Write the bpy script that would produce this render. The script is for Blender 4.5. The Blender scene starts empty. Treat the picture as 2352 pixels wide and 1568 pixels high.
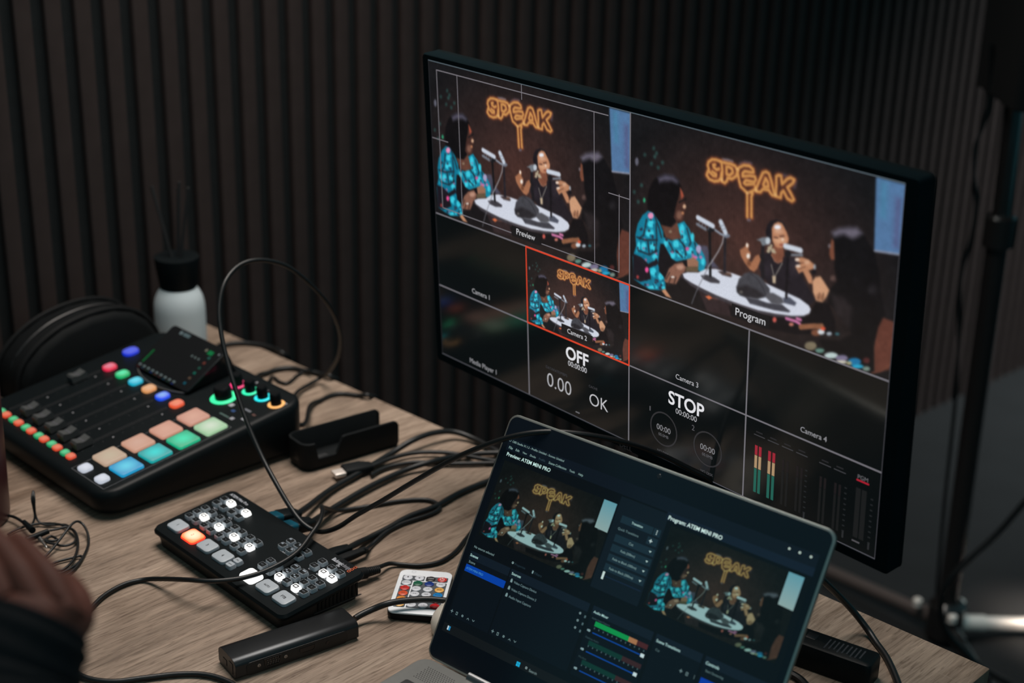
import bpy, bmesh, math, random
import numpy as np
from mathutils import Matrix, Vector

random.seed(7)
SC = bpy.context.scene
COL = SC.collection
PI = math.pi
FLOOR_Z = -0.74


def lin(c):
    c = c / 255.0
    return c / 12.92 if c <= 0.04045 else ((c + 0.055) / 1.055) ** 2.4


def rgb(r, g, b):
    return (lin(r), lin(g), lin(b), 1.0)


# ---------------------------------------------------------------- camera, world, light
cam = bpy.data.cameras.new('camera')
cam.sensor_width = 36.0
cam.lens = 3475.3 / 2352 * 36.0
cam.clip_start = 0.02
cam.dof.use_dof = True
cam.dof.focus_distance = 1.43
cam.dof.aperture_fstop = 3.9
cam.dof.aperture_blades = 9
camo = bpy.data.objects.new('camera', cam)
COL.objects.link(camo)
PITCH, ROLL = 0.3715, -0.0245
fwd = Vector((0, math.cos(PITCH), -math.sin(PITCH)))
rgt = Vector((1, 0, 0))
dwn = fwd.cross(rgt)
r2 = math.cos(ROLL) * rgt + math.sin(ROLL) * dwn
d2 = -math.sin(ROLL) * rgt + math.cos(ROLL) * dwn
M = Matrix.Identity(4)
for i in range(3):
    M[i][0] = r2[i]; M[i][1] = -d2[i]; M[i][2] = -fwd[i]
M.translation = (0, 0, 0.786)
camo.matrix_world = M
SC.camera = camo

world = bpy.data.worlds.new('world')
SC.world = world
world.use_nodes = True
world.node_tree.nodes['Background'].inputs[0].default_value = (0.24, 0.84, 1.0, 1)
world.node_tree.nodes['Background'].inputs[1].default_value = 0.14


def area(name, loc, target, size, power, color, spread=120, size_y=None):
    l = bpy.data.lights.new(name, 'AREA')
    l.energy = power; l.color = color; l.size = size
    if size_y:
        l.shape = 'RECTANGLE'; l.size_y = size_y
    l.spread = math.radians(spread)
    o = bpy.data.objects.new(name, l); COL.objects.link(o)
    o.location = loc
    d = Vector(target) - Vector(loc)
    o.rotation_euler = d.to_track_quat('-Z', 'Y').to_euler()
    return o


area('ceiling_panel_light', (-0.20, 1.80, 1.62), (-0.16, 1.72, 0), 0.95, 11.6, (1.0, 0.905, 0.83), 95)
area('fill_light', (0.9, -1.2, 1.62), (0.6, 1.4, -0.2), 1.2, 3.3, (1.0, 0.96, 0.93), 140)  # added fill behind the camera, evens out the tabletop brightness

area('studio_spot', (1.75, 1.55, 0.9), (1.08, 2.45, -0.70), 0.06, 0.42, (1.0, 0.84, 0.72), 9)
area('far_floor_light', (2.5, 3.0, 1.3), (1.5, 3.6, FLOOR_Z), 0.3, 9.0, (0.95, 1.0, 1.0), 70)  # unseen lamp added to lighten the floor along the slat wall

SC.view_settings.view_transform = 'Standard'
SC.view_settings.look = 'None'
SC.view_settings.exposure = 0.0
SC.view_settings.gamma = 1.0
SC.view_settings.use_curve_mapping = False

# ---------------------------------------------------------------- materials
MATS = {}


def mat(name, color=(0.8, 0.8, 0.8, 1), rough=0.5, metal=0.0, spec=0.5, emit=None, estr=1.0, coat=0.0, noise=0.0, nscale=60, bump=0.0, sss=0.0):
    if name in MATS:
        return MATS[name]
    m = bpy.data.materials.new(name); m.use_nodes = True
    nt = m.node_tree; p = nt.nodes['Principled BSDF']
    p.inputs['Base Color'].default_value = color
    p.inputs['Roughness'].default_value = rough
    p.inputs['Metallic'].default_value = metal
    p.inputs['Specular IOR Level'].default_value = spec
    p.inputs['Coat Weight'].default_value = coat
    if sss:
        p.inputs['Subsurface Weight'].default_value = sss
        p.inputs['Subsurface Radius'].default_value = (0.004, 0.002, 0.001)
    if emit:
        p.inputs['Emission Color'].default_value = emit
        p.inputs['Emission Strength'].default_value = estr
    if noise or bump:
        tc = nt.nodes.new('ShaderNodeTexCoord')
        n = nt.nodes.new('ShaderNodeTexNoise'); n.inputs['Scale'].default_value = nscale; n.inputs['Detail'].default_value = 4
        nt.links.new(tc.outputs['Object'], n.inputs['Vector'])
        if noise:
            r = nt.nodes.new('ShaderNodeMix'); r.data_type = 'RGBA'
            r.inputs['A'].default_value = tuple(c * (1 - noise) for c in color[:3]) + (1,)
            r.inputs['B'].default_value = tuple(min(1, c * (1 + noise)) for c in color[:3]) + (1,)
            nt.links.new(n.outputs['Fac'], r.inputs['Factor']); nt.links.new(r.outputs['Result'], p.inputs['Base Color'])
        if bump:
            b = nt.nodes.new('ShaderNodeBump'); b.inputs['Strength'].default_value = bump; b.inputs['Distance'].default_value = 0.002
            nt.links.new(n.outputs['Fac'], b.inputs['Height']); nt.links.new(b.outputs['Normal'], p.inputs['Normal'])
    MATS[name] = m
    return m


def glow(name, mid, edge, estr=1.0, base=(0.08, 0.08, 0.08, 1), pw=1.4):
    """backlit translucent button: a lamp behind its middle"""
    if name in MATS:
        return MATS[name]
    m = bpy.data.materials.new(name); m.use_nodes = True
    nt = m.node_tree; p = nt.nodes['Principled BSDF']
    p.inputs['Base Color'].default_value = base
    p.inputs['Roughness'].default_value = 0.45
    tc = nt.nodes.new('ShaderNodeTexCoord')
    v = nt.nodes.new('ShaderNodeVectorMath'); v.operation = 'SUBTRACT'; v.inputs[1].default_value = (0.5, 0.5, 0.5)
    s = nt.nodes.new('ShaderNodeVectorMath'); s.operation = 'MULTIPLY'; s.inputs[1].default_value = (2, 2, 0)
    le = nt.nodes.new('ShaderNodeVectorMath'); le.operation = 'LENGTH'
    pwn = nt.nodes.new('ShaderNodeMath'); pwn.operation = 'POWER'; pwn.use_clamp = True; pwn.inputs[1].default_value = pw
    mx = nt.nodes.new('ShaderNodeMix'); mx.data_type = 'RGBA'
    mx.inputs['A'].default_value = mid; mx.inputs['B'].default_value = edge
    nt.links.new(tc.outputs['Generated'], v.inputs[0]); nt.links.new(v.outputs[0], s.inputs[0]); nt.links.new(s.outputs[0], le.inputs[0])
    nt.links.new(le.outputs['Value'], pwn.inputs[0]); nt.links.new(pwn.outputs[0], mx.inputs['Factor'])
    nt.links.new(mx.outputs['Result'], p.inputs['Emission Color'])
    p.inputs['Emission Strength'].default_value = estr
    MATS[name] = m
    return m


def screen_mat(name, strength=1.0, tint=(1, 1, 1), sat=1.0, rough=0.3, spec=0.5):
    m = bpy.data.materials.new(name); m.use_nodes = True
    nt = m.node_tree; p = nt.nodes['Principled BSDF']
    p.inputs['Base Color'].default_value = (0.004, 0.004, 0.005, 1)
    p.inputs['Roughness'].default_value = rough
    p.inputs['Specular IOR Level'].default_value = spec
    a = nt.nodes.new('ShaderNodeAttribute'); a.attribute_name = 'Col'
    h = nt.nodes.new('ShaderNodeHueSaturation'); h.inputs['Saturation'].default_value = sat
    mx = nt.nodes.new('ShaderNodeMix'); mx.data_type = 'RGBA'; mx.blend_type = 'MULTIPLY'
    mx.inputs['Factor'].default_value = 1.0; mx.inputs['B'].default_value = tint + (1,)
    nt.links.new(a.outputs['Color'], h.inputs['Color']); nt.links.new(h.outputs['Color'], mx.inputs['A'])
    nt.links.new(mx.outputs['Result'], p.inputs['Emission Color'])
    p.inputs['Emission Strength'].default_value = strength
    return m


BLACK = mat('black_plastic', (0.0048, 0.0070, 0.0080, 1), 0.42, spec=0.13, noise=0.15)
BLACK_SOFT = mat('soft_black_plastic', (0.0075, 0.0090, 0.0098, 1), 0.6, spec=0.13, noise=0.15)
CABLE = mat('black_cable_rubber', (0.0055, 0.0068, 0.0075, 1), 0.42, spec=0.4, noise=0.2, nscale=40)
GREYKEY = mat('grey_translucent_key', (0.36, 0.40, 0.44, 1), 0.42, noise=0.04)
KEYTOP = mat('dark_key_legend', (0.0060, 0.0080, 0.0090, 1), 0.45, spec=0.10, noise=0.1)
PRINT = mat('pale_print', (0.50, 0.52, 0.56, 1), 0.6, noise=0.03)
PRINT_DIM = mat('grey_print', (0.10, 0.10, 0.12, 1), 0.6, noise=0.03)
INK = mat('dark_ink', (0.012, 0.012, 0.014, 1), 0.6, noise=0.03)


# ---------------------------------------------------------------- mesh helpers
class B:
    def __init__(self):
        self.v = []; self.f = []

    def add(self, vs, fs, m=None):
        o = len(self.v)
        if m is not None:
            vs = [m @ Vector(q) for q in vs]
        self.v += [tuple(q) for q in vs]
        self.f += [tuple(i + o for i in q) for q in fs]
        return self

    def loft(self, loops, cap0=True, cap1=True, m=None, closed=True):
        n = len(loops[0]); vs = [q for l in loops for q in l]; fs = []
        for k in range(len(loops) - 1):
            for i in range(n if closed else n - 1):
                j = (i + 1) % n
                fs.append((k * n + i, k * n + j, (k + 1) * n + j, (k + 1) * n + i))
        if cap0:
            fs.append(tuple(range(n - 1, -1, -1)))
        if cap1:
            fs.append(tuple((len(loops) - 1) * n + i for i in range(n)))
        return self.add(vs, fs, m)

    def slab(self, w, d, z0, z1, r=0.004, b=0.001, seg=4, bseg=2, m=None, bot=0.0, cx=0, cy=0):
        loops = []
        if bot:
            for k in range(bseg + 1):
                a = PI / 2 * k / bseg
                loops.append(rrect(w - 2 * bot * (1 - math.sin(a)), d - 2 * bot * (1 - math.sin(a)), z0 + bot * (1 - math.cos(a)), r, seg, cx, cy))
        else:
            loops.append(rrect(w, d, z0, r, seg, cx, cy))
        if b:
            for k in range(bseg + 1):
                a = PI / 2 * k / bseg
                ins = b * (1 - math.cos(a))
                loops.append(rrect(w - 2 * ins, d - 2 * ins, z1 - b + b * math.sin(a), max(r - ins * 0.6, 1e-4), seg, cx, cy))
        else:
            loops.append(rrect(w, d, z1, r, seg, cx, cy))
        return self.loft(loops, m=m)

    def box(self, x0, x1, y0, y1, z0, z1, m=None):
        vs = [(x, y, z) for z in (z0, z1) for x, y in ((x0, y0), (x1, y0), (x1, y1), (x0, y1))]
        return self.loft([vs[:4], vs[4:]], m=m)

    def lathe(self, prof, n=24, m=None, cap0=True, cap1=True):
        loops = [[(r * math.cos(2 * PI * i / n), r * math.sin(2 * PI * i / n), z) for i in range(n)] for r, z in prof]
        return self.loft(loops, cap0, cap1, m)

    def cyl(self, p0, p1, r0, r1=None, n=14):
        p0 = Vector(p0); p1 = Vector(p1); r1 = r0 if r1 is None else r1
        q = (p1 - p0).to_track_quat('Z', 'Y').to_matrix().to_4x4(); q.translation = p0
        L = (p1 - p0).length
        return self.lathe([(r0, 0), (r1, L)], n, q)

    def tube(self, pts, r, n=10, sub=6, closed=False):
        P = spline(pts, sub)
        T = [(P[min(i + 1, len(P) - 1)] - P[max(i - 1, 0)]).normalized() for i in range(len(P))]
        up = Vector((0, 0, 1))
        if abs(T[0].dot(up)) > 0.95:
            up = Vector((1, 0, 0))
        N = (up - T[0] * up.dot(T[0])).normalized()
        loops = []
        for i, p in enumerate(P):
            N = (N - T[i] * N.dot(T[i])).normalized(); Bn = T[i].cross(N)
            rr = r(i / (len(P) - 1)) if callable(r) else r
            loops.append([p + rr * (math.cos(2 * PI * k / n) * N + math.sin(2 * PI * k / n) * Bn) for k in range(n)])
        return self.loft(loops)

    def ring(self, R, r, z, a0=0, a1=2 * PI, n=40, k=6, m=None, flat=0.5):
        loops = []
        for i in range(n + 1):
            a = a0 + (a1 - a0) * i / n
            loops.append([((R + r * math.cos(2 * PI * j / k)) * math.cos(a), (R + r * math.cos(2 * PI * j / k)) * math.sin(a), z + flat * r * math.sin(2 * PI * j / k)) for j in range(k)])
        return self.loft(loops, m=m)

    def mesh(self, name, smooth=True, ang=38):
        me = bpy.data.meshes.new(name)
        me.from_pydata(self.v, [], self.f)
        bm = bmesh.new(); bm.from_mesh(me); bmesh.ops.recalc_face_normals(bm, faces=bm.faces); bm.to_mesh(me); bm.free()
        if smooth:
            me.polygons.foreach_set('use_smooth', [True] * len(me.polygons))
            me.set_sharp_from_angle(angle=math.radians(ang))
        return me


def rrect(w, d, z, r, seg=4, cx=0, cy=0):
    r = min(r, w / 2 - 1e-5, d / 2 - 1e-5); out = []
    for q, (sx, sy) in enumerate(((1, 1), (-1, 1), (-1, -1), (1, -1))):
        for i in range(seg + 1):
            a = q * PI / 2 + PI / 2 * i / seg
            out.append((cx + sx * (w / 2 - r) + r * math.cos(a), cy + sy * (d / 2 - r) + r * math.sin(a), z))
    return out


def spline(pts, sub):
    P = [Vector(p) for p in pts]
    if len(P) < 3 or sub <= 1:
        return P
    P = [2 * P[0] - P[1]] + P + [2 * P[-1] - P[-2]]
    out = []
    for i in range(1, len(P) - 2):
        for k in range(sub):
            t = k / sub; a, b, c, d = P[i - 1], P[i], P[i + 1], P[i + 2]
            out.append(0.5 * ((2 * b) + (c - a) * t + (2 * a - 5 * b + 4 * c - d) * t * t + (3 * b - a - 3 * c + d) * t ** 3))
    out.append(P[-2])
    return out


def T(x=0, y=0, z=0):
    return Matrix.Translation((x, y, z))


def RZ(a):
    return Matrix.Rotation(a, 4, 'Z')


def RX(a):
    return Matrix.Rotation(a, 4, 'X')


def RY(a):
    return Matrix.Rotation(a, 4, 'Y')


def link(name, data, m=None, parent=None, mx=None):
    o = bpy.data.objects.new(name, data); COL.objects.link(o)
    if m is not None:
        if len(data.materials) == 0:
            data.materials.append(m)
        elif data.materials[0] is not m:
            o.material_slots[0].link = 'OBJECT'; o.material_slots[0].material = m
    if parent is not None:
        o.parent = parent
    if mx is not None:
        o.matrix_local = mx
    return o


def part(name, b, m, parent=None, mx=None, label=None, ang=38):
    o = link(name, b.mesh(name, ang=ang) if isinstance(b, B) else b, m, parent, mx)
    if label:
        o['label'] = label
    return o


def thing(name, label, cat, mx=None, group=None):
    o = bpy.data.objects.new(name, None); COL.objects.link(o)
    o.empty_display_size = 0.02
    if mx is not None:
        o.matrix_world = mx
    o['label'] = label; o['category'] = cat
    if group:
        o['group'] = group
    return o


def tag(o, label, cat, group=None):
    o['label'] = label; o['category'] = cat
    if group:
        o['group'] = group
    return o


# flat lettering and flat screen graphics
_glyph = {}


def text_geo(s, bold=0.0):
    key = (s, bold)
    if key not in _glyph:
        c = bpy.data.curves.new('t', 'FONT'); c.body = s; c.size = 1.0; c.resolution_u = 4; c.offset = bold
        o = bpy.data.objects.new('t', c); COL.objects.link(o)
        bpy.context.view_layer.update()
        me = bpy.data.meshes.new_from_object(o.evaluated_get(bpy.context.evaluated_depsgraph_get()))
        v = np.empty(len(me.vertices) * 3); me.vertices.foreach_get('co', v); v = v.reshape(-1, 3)
        f = [tuple(p.vertices) for p in me.polygons]
        bpy.data.objects.remove(o); bpy.data.curves.remove(c); bpy.data.meshes.remove(me)
        _glyph[key] = (v, f)
    return _glyph[key]


class Flat:
    """coloured flat shapes in a plane (x right, y up), z lifts them by layers"""
    def __init__(self):
        self.v = []; self.f = []; self.c = []; self.p = []

    def piece(self, name):
        self.p.append((name, len(self.v), len(self.f)))

    def parts(self, m, parent, mx, stuff=()):
        out = []
        for i, (name, v0, f0) in enumerate(self.p):
            v1, f1 = (self.p[i + 1][1:] if i + 1 < len(self.p) else (len(self.v), len(self.f)))
            if f1 == f0:
                continue
            g = Flat(); g.v = self.v[v0:v1]; g.c = self.c[v0:v1]; g.f = [tuple(k - v0 for k in q) for q in self.f[f0:f1]]
            o = link(name, g.mesh(name), m, parent, mx); out.append(o)
            if name in stuff:
                o['kind'] = 'stuff'
        return out

    def poly(self, pts, col, z=0.0):
        o = len(self.v)
        self.v += [(p[0], p[1], z) for p in pts]; self.c += [col] * len(pts)
        self.f.append(tuple(range(o, o + len(pts))))

    def rect(self, x0, y0, x1, y1, col, z=0.0):
        self.poly([(x0, y0), (x1, y0), (x1, y1), (x0, y1)], col, z)

    def frame(self, x0, y0, x1, y1, w, col, z=0.0):
        self.rect(x0, y0, x1, y0 + w, col, z); self.rect(x0, y1 - w, x1, y1, col, z)
        self.rect(x0, y0 + w, x0 + w, y1 - w, col, z); self.rect(x1 - w, y0 + w, x1, y1 - w, col, z)

    def disc(self, x, y, r, col, z=0.0, n=14, ry=None):
        self.poly([(x + r * math.cos(2 * PI * i / n), y + (ry or r) * math.sin(2 * PI * i / n)) for i in range(n)], col, z)

    def hoop(self, x, y, r, w, col, z=0.0, n=28):
        for i in range(n):
            a, b = 2 * PI * i / n, 2 * PI * (i + 1) / n
            self.poly([(x + q * math.cos(t), y + q * math.sin(t)) for q, t in ((r - w, a), (r, a), (r, b), (r - w, b))], col, z)

    def text(self, s, x, y, w=None, size=None, col=(1, 1, 1, 1), z=0.0, bold=0.0, align='C', rot=0.0, sy=1.0):
        self.piece('lettering')
        v, f = text_geo(s, bold)
        x0, x1 = v[:, 0].min(), v[:, 0].max(); y0, y1 = v[:, 1].min(), v[:, 1].max()
        k = w / (x1 - x0) if w else size
        ky = (size if (w and size) else k) * sy
        ax = {'C': (x0 + x1) / 2, 'L': x0, 'R': x1}[align]
        ym = 0.36
        o = len(self.v); ca, sa = math.cos(rot), math.sin(rot)
        for p in v:
            px, py = (p[0] - ax) * k, (p[1] - ym) * ky
            self.v.append((x + px * ca - py * sa, y + px * sa + py * ca, z))
        self.c += [col] * len(v)
        self.f += [tuple(i + o for i in q) for q in f]

    def mesh(self, name):
        me = bpy.data.meshes.new(name); me.from_pydata(self.v, [], self.f)
        ca = me.color_attributes.new('Col', 'FLOAT_COLOR', 'POINT')
        ca.data.foreach_set('color', np.array(self.c, dtype=np.float32).ravel())
        return me



FEED = [
(82,116,156,5,0,"1454 3 1604 4 1605 312 1472 330"),
(74,126,160,26,0,"1479 18 1513 17 1518 172 1489 173"),
(84,90,130,26,0,"1561 69 1584 72 1591 284 1567 284"),
(150,150,165,5,7.5,"1473 328 1603 311"),
(42,66,64,8,0,"168 145 167 150 165 154 161 157 156 158 152 157 149 154 148 150 149 145 151 141 156 138 160 137 164 138 167 141"),
(42,66,64,8,0,"187 166 186 171 184 175 179 178 175 179 171 178 168 175 167 171 168 166 170 162 175 159 179 158 183 159 186 162"),
(42,66,64,8,0,"177 185 176 190 173 194 169 197 164 198 160 196 157 194 156 190 157 185 160 181 164 178 168 177 172 178 175 181"),
(42,66,64,8,0,"155 226 154 230 151 235 147 237 142 238 138 237 135 234 134 230 135 226 138 222 142 219 147 218 151 219 154 222"),
(42,66,64,8,0,"200 236 199 240 196 244 192 247 187 248 183 247 180 244 179 240 180 236 183 231 187 229 191 228 196 229 199 232"),
(42,66,64,8,0,"109 191 108 196 105 200 101 202 97 203 92 202 89 200 88 195 89 191 92 187 96 184 101 183 105 184 108 187"),
(42,66,64,8,0,"229 204 228 209 225 213 221 216 216 217 212 216 209 213 208 209 209 204 212 200 216 197 221 197 225 198 228 200"),
(42,66,64,8,0,"67 441 66 446 63 450 58 453 54 454 49 453 46 450 45 446 46 441 49 437 53 434 58 433 63 434 66 437"),
(42,66,64,8,0,"39 396 38 400 35 405 31 408 26 409 22 408 19 405 18 401 19 396 22 392 26 389 31 388 35 389 38 391"),
(42,66,64,8,0,"89 350 88 355 85 359 80 362 76 363 71 362 68 359 67 355 68 350 71 346 75 343 80 342 84 343 87 346"),
(50,150,110,5,0,"107 423 106 428 104 433 100 437 96 438 92 436 90 432 89 427 90 421 92 417 96 413 100 412 103 414 106 418"),
(95,95,108,6,0,"57 236 56 245 52 253 47 259 42 260 37 257 34 250 32 241 33 231 37 223 42 218 47 217 52 220 55 227"),
(74,72,88,8,0,"468 564 521 555 541 606 599 647 507 666"),
(80,50,42,70,44.4,"544 176 646 159 747 158 862 164 973 159"),
(150,150,165,10,13.2,"602 112 631 108 658 109"),
(104,98,118,14,10,"708 110 737 96 770 94"),
(80,74,90,14,8.4,"939 108 1002 104 1031 118 1026 147"),
(128,66,44,12,25.2,"590 122 563 119 535 123 514 140 509 157 517 174 510 189 505 206 522 222 553 225 580 217 593 200 596 176"),
(128,66,44,12,25,"580 159 565 166 547 158 543 148 555 144"),
(128,66,44,12,25,"522 186 545 200 562 198 563 188 539 181"),
(128,66,44,12,24.6,"594 123 601 164 599 215 618 219 631 205 634 191 661 190 687 169 692 144 678 124 651 120 604 123"),
(128,66,44,12,24.6,"625 140 627 174 647 175 665 158 659 141 639 137 625 140"),
(128,66,44,12,24.1,"761 350 756 251 754 236 736 224 716 215 705 189 694 151 699 128 728 110 761 105 784 116 788 130 774 133 736 136 724 148 724 163 766 151 797 148 803 161 795 174 744 177 734 193 744 198 794 184"),
(128,66,44,12,24.3,"786 345 781 248 788 228 770 229 799 210 803 195"),
(128,66,44,12,23.7,"805 209 826 156 843 119 862 111 878 116 893 146 912 199 922 210 903 212 890 204 883 193 847 196 832 214 806 215"),
(128,66,44,12,23.8,"860 142 848 175 854 183 878 178 874 158 860 142"),
(128,66,44,12,23.2,"922 205 923 161 920 120 933 111 948 111 955 148 984 117 1002 107 1023 112 1016 129 986 156 1006 178 1026 204 1015 214 989 207 965 177 953 190 951 213 922 212"),
(206,148,84,6,13.8,"590 122 563 119 535 123 514 140 509 157 517 174 510 189 505 206 522 222 553 225 580 217 593 200 596 176"),
(206,148,84,6,13.7,"580 159 565 166 547 158 543 148 555 144"),
(206,148,84,6,13.7,"522 186 545 200 562 198 563 188 539 181"),
(206,148,84,6,13.5,"594 123 601 164 599 215 618 219 631 205 634 191 661 190 687 169 692 144 678 124 651 120 604 123"),
(206,148,84,6,13.5,"625 140 627 174 647 175 665 158 659 141 639 137 625 140"),
(206,148,84,6,13.2,"761 350 756 251 754 236 736 224 716 215 705 189 694 151 699 128 728 110 761 105 784 116 788 130 774 133 736 136 724 148 724 163 766 151 797 148 803 161 795 174 744 177 734 193 744 198 794 184"),
(206,148,84,6,13.4,"786 345 781 248 788 228 770 229 799 210 803 195"),
(206,148,84,6,13,"805 209 826 156 843 119 862 111 878 116 893 146 912 199 922 210 903 212 890 204 883 193 847 196 832 214 806 215"),
(206,148,84,6,13.1,"860 142 848 175 854 183 878 178 874 158 860 142"),
(206,148,84,6,12.7,"922 205 923 161 920 120 933 111 948 111 955 148 984 117 1002 107 1023 112 1016 129 986 156 1006 178 1026 204 1015 214 989 207 965 177 953 190 951 213 922 212"),
(225,178,118,8,0,"764 234 763 237 761 239 759 241 756 242 753 241 751 239 750 237 751 233 753 231 755 229 758 228 761 229 763 231"),
(225,178,118,8,0,"927 204 926 207 925 209 922 211 919 212 917 211 915 209 914 207 914 204 916 201 919 199 921 198 924 199 926 201"),
(225,178,118,8,0,"813 208 813 211 811 213 809 215 806 216 803 215 801 213 800 211 801 207 803 205 805 203 808 202 811 203 813 205"),
(225,178,118,8,0,"606 205 605 209 603 211 601 213 598 214 595 213 593 211 592 209 593 205 594 203 597 201 600 200 603 201 605 203"),
(225,178,118,8,0,"699 134 698 138 697 140 694 142 691 143 688 142 687 140 686 137 686 134 688 132 691 130 694 129 696 130 698 132"),
(110,105,120,8,0,"783 359 782 362 779 364 774 366 769 368 764 368 761 367 760 365 761 363 764 360 769 358 774 357 779 357 782 358"),
(18,16,18,8,0,"190 282 234 260 293 254 326 269 345 303 353 351 333 423 313 484 270 529 209 521 171 490 125 473 117 429 131 357 161 306"),
(84,80,96,20,0,"190 289 234 264 293 258 324 275 316 289 279 284 228 297 200 309"),
(70,45,40,6,0,"338 305 356 323 365 360 380 389 373 419 367 443 353 474 320 485 298 465 311 406 328 357"),
(165,80,60,6,0,"336 305 353 324 363 343 346 361"),
(205,165,135,5,0,"378 391 377 396 374 401 370 404 365 405 360 404 357 401 356 396 357 391 360 387 364 383 369 382 373 383 376 386"),
(185,125,88,5,0,"366 427 365 431 362 435 358 437 353 439 349 438 346 436 345 432 346 428 349 425 353 422 358 421 362 422 365 424"),
(125,88,74,12,0,"353 441 351 450 346 459 339 465 330 467 323 465 317 459 315 450 317 440 322 431 329 426 338 423 345 426 351 432"),
(30,26,28,4,8.9,"332 381 375 354"),
(98,64,53,6,0,"217 525 284 520 320 485 343 511 348 566 300 584 248 580"),
(140,120,100,6,0,"288 542 287 545 284 548 280 550 275 551 271 551 268 550 267 547 268 544 271 541 275 538 279 537 284 537 287 539"),
(18,120,148,5,0,"125 473 160 476 202 512 229 556 233 596 211 624 205 696 198 739 237 781 253 835 216 870 139 886 84 877 29 863 20 745 43 680 38 622 53 560 87 505"),
(22,132,160,5,0,"229 585 286 588 352 560 324 493 367 468 401 496 431 545 468 569 505 610 517 641 501 696 465 695 463 650 391 658 318 689 281 693 227 667 204 632"),
(62,205,226,8,0,"168 531 166 540 160 549 151 555 141 557 131 556 125 551 122 543 125 534 131 525 140 519 150 517 159 518 166 524"),
(62,205,226,8,0,"167 581 165 590 157 599 145 606 132 609 121 608 112 603 109 595 112 586 120 577 132 570 145 567 156 568 164 573"),
(62,205,226,8,0,"185 646 183 655 177 664 168 671 158 673 148 672 142 666 139 658 142 648 148 639 157 633 167 630 176 632 183 637"),
(62,205,226,8,0,"116 664 114 674 109 684 102 690 93 693 86 690 81 683 79 674 80 663 85 653 93 647 101 645 108 647 114 654"),
(62,205,226,8,0,"185 778 183 787 177 797 168 803 157 806 148 804 142 799 139 790 141 780 148 771 157 765 167 762 176 763 183 769"),
(62,205,226,8,0,"237 790 235 799 230 807 223 813 215 816 207 814 202 808 200 800 202 791 207 782 214 777 222 774 229 776 235 782"),
(62,205,226,8,0,"314 655 312 665 307 673 300 679 291 682 283 680 278 674 275 665 277 656 282 647 290 641 299 639 306 641 312 647"),
(62,205,226,8,0,"264 608 262 617 258 625 253 630 246 632 240 629 236 624 234 616 235 607 239 599 245 594 252 592 258 594 262 600"),
(62,205,226,8,0,"335 592 333 601 328 609 320 615 312 617 304 616 299 610 296 602 298 593 303 585 311 580 319 577 327 579 333 585"),
(62,205,226,8,0,"371 509 370 522 366 533 359 540 351 542 344 538 339 530 337 518 338 505 343 494 349 487 357 485 364 489 369 497"),
(62,205,226,8,0,"386 545 384 553 380 560 374 565 367 567 360 565 355 560 354 553 355 546 359 539 366 534 373 532 379 534 384 538"),
(62,205,226,8,0,"429 602 428 611 422 619 413 625 403 628 395 626 388 621 386 613 388 604 394 596 402 590 412 588 421 589 427 594"),
(62,205,226,8,0,"435 533 434 542 431 551 427 557 422 558 417 555 414 548 412 538 413 528 416 520 421 514 426 513 430 516 434 523"),
(62,205,226,8,0,"508 638 507 646 504 654 499 659 493 660 488 658 484 652 483 644 484 636 487 628 492 623 498 622 503 624 507 630"),
(62,205,226,8,0,"197 859 194 864 184 870 170 876 154 880 140 883 130 882 126 879 130 874 140 868 154 862 170 857 184 855 194 856"),
(62,205,226,8,0,"252 846 251 851 247 855 242 858 236 860 230 860 226 858 225 854 226 850 230 845 235 842 241 840 247 840 251 843"),
(62,205,226,8,0,"193 696 191 703 186 709 179 714 171 716 163 715 158 712 156 706 158 699 163 693 170 688 178 686 186 687 191 691"),
(62,205,226,8,0,"354 639 352 647 348 654 343 659 336 660 330 659 326 654 324 647 326 639 329 632 335 627 342 625 348 627 352 632"),
(62,205,226,8,0,"73 672 72 682 69 691 65 697 60 698 56 695 52 688 51 678 52 667 55 658 60 653 64 651 69 655 72 662"),
(62,205,226,8,0,"389 641 388 647 384 653 379 657 373 659 368 657 364 654 363 648 364 642 367 636 373 632 378 630 384 632 388 635"),
(44,40,58,5,0,"150 513 150 516 148 518 145 519 142 520 140 520 138 519 137 517 138 515 140 513 142 511 145 510 148 510 150 512"),
(14,84,110,5,0,"181 864 181 867 179 870 177 872 175 873 173 872 171 870 171 867 171 863 173 860 175 858 177 857 179 858 181 860"),
(16,100,130,5,0,"170 536 169 541 168 545 166 547 163 548 161 546 159 543 159 539 159 535 161 531 163 528 165 528 167 529 169 532"),
(40,40,58,5,0,"50 756 49 759 46 761 43 763 39 765 35 764 33 763 32 761 33 759 35 756 39 754 43 753 46 753 49 754"),
(44,40,58,5,0,"188 714 188 717 186 720 185 722 183 723 181 722 180 719 179 716 180 712 181 709 183 707 184 707 186 708 187 710"),
(70,205,225,5,0,"363 619 363 621 361 624 359 625 357 626 355 625 353 624 353 621 353 619 355 616 357 615 359 614 361 615 363 616"),
(40,175,200,5,0,"378 539 377 542 376 545 373 547 371 548 368 547 366 545 366 542 366 538 368 535 370 533 373 533 375 533 377 536"),
(14,84,110,5,0,"187 789 186 793 185 795 184 797 182 798 180 797 179 795 178 792 179 788 180 786 181 784 183 783 185 784 186 786"),
(16,100,130,5,0,"108 754 107 757 106 759 103 761 100 762 98 761 96 760 95 758 96 755 98 753 100 751 103 750 106 751 107 752"),
(44,40,58,5,0,"193 685 192 687 191 689 190 690 188 690 186 690 185 689 184 687 184 685 186 683 187 682 189 681 191 682 192 683"),
(40,175,200,5,0,"149 780 148 785 147 789 145 791 143 792 141 790 140 787 140 783 140 778 141 775 143 772 145 771 147 773 148 776"),
(44,40,58,5,0,"363 548 363 553 361 557 359 559 357 560 355 558 353 555 353 551 353 547 354 543 356 540 359 540 361 541 363 544"),
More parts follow.
